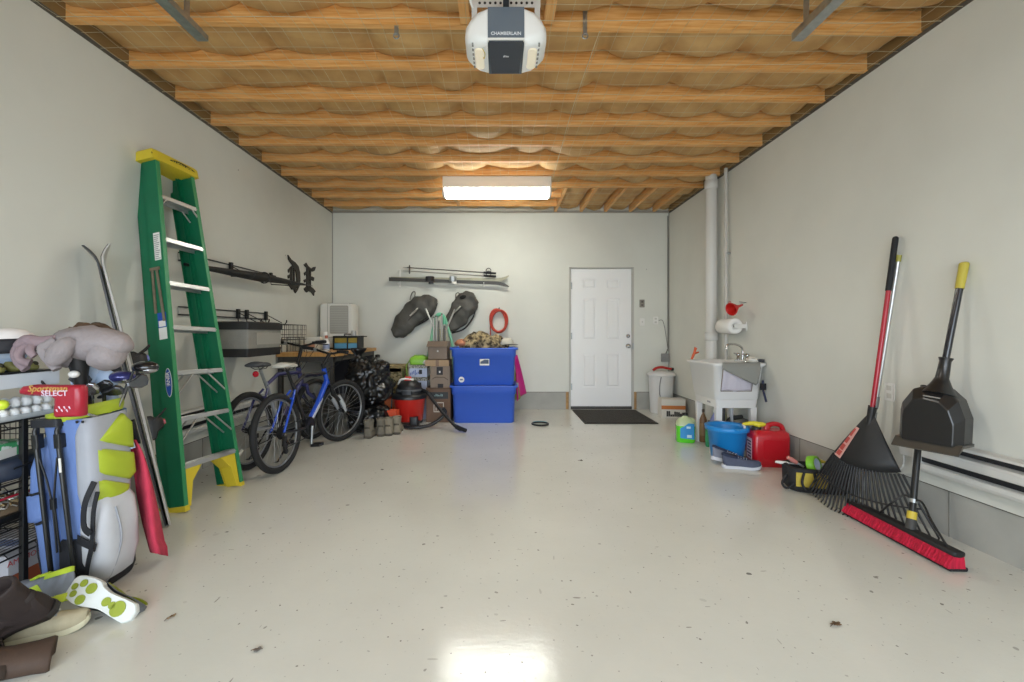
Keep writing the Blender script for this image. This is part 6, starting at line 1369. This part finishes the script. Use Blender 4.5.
# gas can
t = thing('gas_can', 'red plastic gas can with a yellow spout beside the blue bucket', 'gas can', (2.325, 3.83, 0), rz=R(-8)); t.scale = (.93, .93, 1); GR_ = mat('gas_red', 'b80f1f', .35, coat=.25)
m = MB(); m.rrect_loft([((x, 0, z), a, b, .035, (1, 0, 0), (0, 1, 0)) for z, x, a, b in ((0, 0, .150, .105), (.012, 0, .158, .112), (.25, 0, .158, .112), (.29, .01, .145, .10), (.305, .015, .12, .08))], n=5); m.build('body', GR_, t)
m = MB(); m.rrect_loft([((x, 0, z), .022, b, .012, (1, 0, 0), (0, 1, 0)) for x, z, b in ((.0, .0, .03),)]+[] if 0 else [((-.01, 0, .285), .026, .028, .012, (1, 0, 0), (0, 1, 0)), ((-.005, 0, .335), .024, .026, .012, (1, 0, 0), (0, 1, 0)), ((.005, 0, .352), .018, .022, .010, (1, 0, 0), (0, 1, 0))]); m.tube(bez([(-.005, 0, .335), (.06, 0, .352), (.12, 0, .335), (.145, 0, .27)], 7), .021, 10); m.build('handle', GR_, t)
m = MB(); m.lathe([(.042, .285), (.042, .315), (.036, .325)], (-.095, 0, 0), None, 18); sc = m.build('collar', BLK, t)
m = MB(); m.tube(bez([(-.085, 0, .325), (-.08, .0, .345), (-.13, 0, .352), (-.19, 0, .345), (-.215, 0, .34)], 6), [.026-.0006*q for q in range(25)], 12); m.ell((-.07, 0, .345), (.065, .03, .022), None, 16, 8); m.build('spout', mat('spout_yellow', 'd6c832', .45), t)
m = MB(); m.tube([(-.215, 0, .34), (-.195, 0, .32), (-.20, 0, .305)], .012, 8); m.build('spout_tip', mat('tip_clear', 'b9bcc2', .3), t)
m = MB(); m.span((-.160, -.06, .05), (-.1575, .05, .23)); lb = m.build('label', mat('label_pinkish', 'd8b8bc', .5), t)
m = MB()
for q in range(6): m.span((-.1615, -.05, .065+q*.026), (-.159, .02+(q*3 % 4)*.006, .078+q*.026))
m.build('label_print', mat('label_ink', '5a4550', .6), lb)
m = MB(); m.rrect_loft([((.02, y, .15), .10, .085, .02, (1, 0, 0), (0, 0, 1)) for y in (-.1145, -.110)]); m.build('side_panel', GR_, t)
# tool bag with tools
t = thing('tool_bag', 'black open tool bag with a yellow pocket on the floor beside the rake', 'tool bag', (2.30, 3.22, 0), rz=R(-18))
TBK = mat('tool_bag_black', '17181b', .75, bump=.2, bs=60)
m = MB(); m.rrect_loft([((0, 0, z), a, b, .05, (1, 0, 0), (0, 1, 0)) for z, a, b in ((0, .17, .10), (.02, .185, .115), (.165, .19, .12), (.17, .185, .115), (.17, .165, .095), (.10, .16, .09))], n=4); m.jitter(.006, 14); m.build('bag_body', TBK, t)
m = MB(); m.span((-.15, -.125, .045), (.045, -.118, .145)); m.build('yellow_pocket', mat('pocket_yellow', 'b8a23c', .7), t, bevel=.004)
m = MB(); m.tube(bez([(-.10, -.125, .15), (-.12, -.15, .08), (-.09, -.16, .03), (-.04, -.15, .08), (-.04, -.125, .15)], 6), .009, 6); m.build('carry_loop', TBK, t)
m = MB(); m.tube(bez([(-.18, -.05, .12), (-.225, -.08, .05), (-.20, -.10, .02), (-.16, -.11, .06)], 6), .009, 6); m.build('side_loop', TBK, t)
def in_bag(x, y, z): return V((2.30, 3.22, 0))+rotm(0, 0, -18) @ V((x, y, z))
t = thing('masking_tape', 'roll of lime green tape standing up in the tool bag', 'tape', in_bag(-.01, -.02, .185), rot=(R(75), R(10), R(30)))
m = MB(); m.lathe([(.062, -.024), (.062, .024), (.042, .024), (.042, -.024), (.062, -.024)], n=28, caps=False); m.build('roll', mat('tape_lime', '7fbf30', .45), t)
m = MB(); m.lathe([(.0425, -.024), (.0425, .0245), (.038, .0245), (.038, -.024)], n=28, caps=False); m.build('core', mat('tape_core', 'c2cfe0', .6), t)
def hand_tool(label, p0, p1, hc, bc, r_=.013):
    p0, p1 = V(p0), V(p1); t = thing('hand_tool', label, 'tool', p0); d = p1-p0; m = MB(); m.tube([V((0, 0, 0)), d*.25, d*.55], [r_*.8, r_*1.15, r_*.9], 8); m.build('handle', mat('ht_'+hc, hc, .5), t)
    m = MB(); m.tube([d*.5, d], [r_*.5, r_*.45], 8); m.build('blade', mat('ht_'+bc, bc, .35, .5), t)
hand_tool('pink handled tool poking out of the left side of the tool bag', in_bag(-.175, -.03, .225), in_bag(-.06, .03, .15), 'c77d74', 'b5b5b5', .016)
hand_tool('white putty tool sticking out left of the pink handle', in_bag(-.24, .03, .17), in_bag(-.09, .05, .16), 'dcd8d2', 'c9c9c9', .011)
hand_tool('long silver tool lying across the right of the tool bag', in_bag(.0, .03, .165), in_bag(.24, .02, .19), 'bfc3cb', 'c9ccd2', .013)
hand_tool('yellow handled tool at the back of the tool bag', in_bag(.02, .07, .20), in_bag(.16, .06, .165), 'b8a83c', '8f8f8f', .014)
# rake
def rake():
    top = V((2.485, 2.765, 1.735)); ap = V((2.33, 2.755, .66)); t = thing('leaf_rake', 'black plastic leaf rake with a red handle leaning on the right wall', 'rake', ap)
    d = (top-ap).normalized(); RB = mat('rake_black', '1d1d1e', .5)
    m = MB(); m.cyl(-d*.12, top-ap-d*.02, .0135, n=12); m.build('handle', mat('rake_red', 'a8142a', .35, coat=.2), t)
    m = MB(); m.cyl(top-ap-d*.33, top-ap, .0165, n=12); m.ell(top-ap, (.0168,)*3, None, 12, 8); m.build('grip', mat('rake_grip', '17181a', .7), t)
    # fan plane: from apex down; left end points to +y
    bl = V((2.165, 3.07, .07))-ap; br = V((2.405, 2.41, .02))-ap; bm_ = V((2.185, 2.72, .0))-ap
    def fan(u, v):  # u 0..1 from left to right edge, v radial
        e = bl*(1-u)*(1-u)+br*u*u+(bm_*2-(bl+br)*.5)*2*u*(1-u)*.5 if 0 else None
        a, b, c = bl, bm_*2-(bl+br)/2, br
        e = a*(1-u)**2+b*2*u*(1-u)+c*u*u
        nrm = V((-.93, .1, .3)); return e*v+nrm*(.03*math.sin(PI*v)*(1-.3*abs(2*u-1)))
    PV = .56
    m = MB(); N = 20
    rings = [[V((0, 0, .03))+V(((q-.5)*.02, (.5-q)*.03, 0)) for q in [i/N for i in range(N+1)]]]
    for v in (.05, .15, .30, .45, PV): rings.append([fan(i/N, v*(.94+.06*math.sin(PI*i/N))) for i in range(N+1)])
    m.loft(rings, closed=False); m.build('fan_plate', RB, t, solid=.007)
    m = MB(); m.cyl(d*-.16+V((-.012, 0, 0)), d*.02, .013, .023, 12); m.build('socket', RB, t)
    NT = 27
    for i in range(NT):
        u = i/(NT-1); ps = [fan(u, PV*.97+(1-PV*.97)*q/6) for q in range(7)]; e = ps[-1]; ps.append(e+V((-.018, -.01, -.012)))
        zmin = -ap.z+.005
        ps = [V((p.x, p.y, max(p.z, zmin))) for p in ps]
        m = MB(); m.tube(ps, [.0062]*5+[.0052, .005, .0045], 6); m.build('tine', RB, t)
    m = MB(); m.tube([fan(i/24, .80)+V((-.006, 0, 0)) for i in range(25)], .005, 6); m.build('tine_band', RB, t)
    m = MB(); q0 = [fan(a, b)+V((-.008, 0, .003)) for a, b in ((.06, .20), (.06, .54), (.20, .54), (.26, .20))]; m.loft([q0, [p+V((-.0015, 0, .001)) for p in q0]], smooth=False); lb = m.build('label', mat('rake_label', 'd8a8a0', .5), t)
    m = MB()
    for k, (b0, b1) in enumerate(((.22, .30), (.32, .38), (.40, .46), (.47, .52))):
        q1 = [fan(a, b)+V((-.0105, 0, .005)) for a, b in ((.08, b0), (.08, b1), (.17, b1), (.18, b0))]; m.loft([q1, [p+V((-.001, 0, 0)) for p in q1]], smooth=False)
    m.build('label_print', mat('label_red', 'b8483f', .5), lb)
rake()
# pole behind
t = thing('extension_pole', 'thin silver extension pole leaning on the wall right of the rake handle', 'pole', (2.40, 2.93, 0))
b = V((2.40, 2.93, 0)); e = V((2.49, 2.745, 1.63))-b
m = MB(); m.cyl((0, 0, 0), e*.985, .011, n=12); m.build('tube', ALU, t)
m = MB(); m.cyl(e*.975, e, .014, n=12); m.build('tip', mat('tip_olive', '9a9440', .5), t)
m = MB(); m.cyl(e*.40, e*.45, .0145, n=12).cyl(e*.355, e*.385, .014, n=12); m.build('lock_collar', mat('collar_grey', '8d8f90', .4, .4), t)
# outlet behind the pole
t = thing('wall_outlet', 'white outlet plate on the right wall between the rake and the pole', 'outlet', (XR, 2.83, .765))
m = MB(); m.span((-.007, -.037, -.058), (0, .037, .058)); m.build('plate', WHT, t, bevel=.003)
m = MB(); m.span((-.010, -.016, .01), (-.006, .016, .04)).span((-.010, -.016, -.04), (-.006, .016, -.01)); m.build('socket', mat('plate_shade', 'c9c6be', .5), t)
# push broom
def broom():
    A = V((2.30, 2.86, .06)); B = V((2.205, 2.115, .06))
    A = at(850, 516, 2.78); B = at(960, 567, 2.10); A.z = B.z = .085
    c = (A+B)/2; t = thing('push_broom', 'push broom with a wide red bristle head on the floor by the right wall', 'broom', V((c.x, c.y, 0)))
    ax = (B-A).normalized(); L = (B-A).length; side = V((-ax.y, ax.x, 0)); side = side if side.x < 0 else -side
    up = V((0, 0, 1)); C0 = V((0, 0, 0))
    m = MB(); m.rrect_loft([(ax*s*L/2*k+up*.085, .030*w_, .013, .01, side, up) for s, k, w_ in ((-1, 1.0, .6), (-1, .985, 1), (1, .985, 1), (1, 1.0, .6))]); m.build('head_block', mat('broom_block', '151314', .6), t)
    RBR = mat('bristle_red', 'b80d33', .85, var=.25, vs=160, stretch=(1, 1, .06), bump=.6, bs=160)
    m = MB(); rn = random.Random(8); n = 90
    rings = []
    for i in range(n+1):
        p = ax*(L*.985)*(i/n-.5); sp_ = .012*(rn.random()-.5)
        rings.append([p+side*.026+up*.075, p+side*(.058+sp_)+up*.024, p+side*.052+up*.016, p-side*.032+up*.016, p-side*.026+up*.075])
    m.loft(rings, smooth=False); m.build('bristles', RBR, t)
    m = MB(); m.rrect_loft([(ax*s*L*.49+up*.012, .045, .010, .008, side, up) for s in (-1, 1)]); m.build('black_bristles', mat('bristle_black', '1b191a', .9, bump=.6, bs=140), t)
    h0 = ax*(.08)+up*.09
    hp = V((2.452, 2.545, .84))-V((c.x, c.y, 0)); d = (hp-h0).normalized()
    m = MB(); m.cyl(h0, h0+d*.055, .024, .021, 14); m.build('socket', mat('broom_socket', '3b3a38', .6), t)
    m = MB(); m.cyl(h0+d*.055, h0+d*.095, .0215, n=14); m.build('yellow_band', mat('band_yellow', 'c9b23a', .5), t)
    m = MB(); m.cyl(h0+d*.08, hp, .0155, n=14); m.build('handle', BLKM, t)
    m = MB()
    for s in (-1, 1): m.tube(bez([h0+d*.15, h0+d*.15+ax*s*.05+up*.015, ax*(.08+s*.12)+up*.185, ax*(.08+s*.20)+up*.095], 7), .006, 6)
    m.build('brace', BLKM, t)
    m = MB(); m.cyl(h0+d*.142, h0+d*.162, .021, n=12); m.build('clamp', GAL, t)
broom()
# lobby dustpan
def dustpan():
    o = V((2.335, 2.37, .545)); t = thing('dustpan', 'black upright dustpan with a long yellow tipped handle on the right wall heater', 'dustpan', o, rz=0)
    # local axes: w across the pan (towards the camera right), n outward, up
    w_ = V((.42, -.90, .0)).normalized(); n_ = V((-.90, -.42, 0)).normalized(); up = V((.05, 0, 1)).normalized()
    def P(a, b, c): return w_*a+n_*b+up*c
    DP = mat('dustpan_black', '1b1a1a', .32, coat=.15)
    W = .132
    out = [(-W, .02), (W, .02), (W, .16), (W*.78, .25), (W*.42, .30), (-W*.20, .315), (-W*.62, .295), (-W*.96, .215), (-W, .17)]
    m = MB(); m.loft([[P(a*k, b, .02+(c-.02)*k2) for a, c in out] for b, k, k2 in ((-.07, .96, .95), (-.05, 1, 1), (.04, 1.0, 1.0), (.085, .80, .80), (.088, .77, .77))], smooth=False); m.build('pan', DP, t, bevel=.008)
    m = MB(); m.loft([[P(a*1.04, b, c) for b, c in ((-.06, .028), (.07, .028), (.112, -.016), (.109, -.022), (.06, .014), (-.06, .012))] for a in (-W, W)], smooth=False); m.build('lip', mat('lip_grey', '5b5852', .28, .5), t)
    m = MB(); m.loft([[P(a, .088, c), P(a+da, .092, c+.004), P(a+da, .088, c+.008)] for a, da, c in ((-.02, 0, .262), (.05, 0, .256))], caps=True, smooth=False); m.span((0, 0, 0), (0, 0, 0)) if 0 else None; m.build('ridge', mat('ridge_grey', '8e8c88', .4), t)
    tp = V((2.49, 2.36, 1.515))-o; nk = P(.015, .0, .30); d = (tp-nk).normalized()
    m = MB(); m.tube([P(.015, .01, .27), nk+d*.02, nk+d*.06, nk+d*.15, nk+d*.17], [.075, .045, .028, .024, .031], 14); m.build('collar', DP, t)
    m = MB(); m.cyl(nk+d*.10, tp-d*.09, .0155, n=14); m.build('handle', mat('handle_navy', '16171f', .25, coat=.4), t)
    m = MB(); m.cyl(tp-d*.135, tp, .019, .021, 14).ell(tp, (.021, .021, .012), None, 12, 6); m.build('handle_grip', mat('grip_yellow', 'b8a93e', .55), t)
    m = MB(); m.tube([tp+V((-.0, 0, -.01)), tp+V((.02, 0, .01))], .004, 5); m.build('hook', GAL, t)
dustpan()
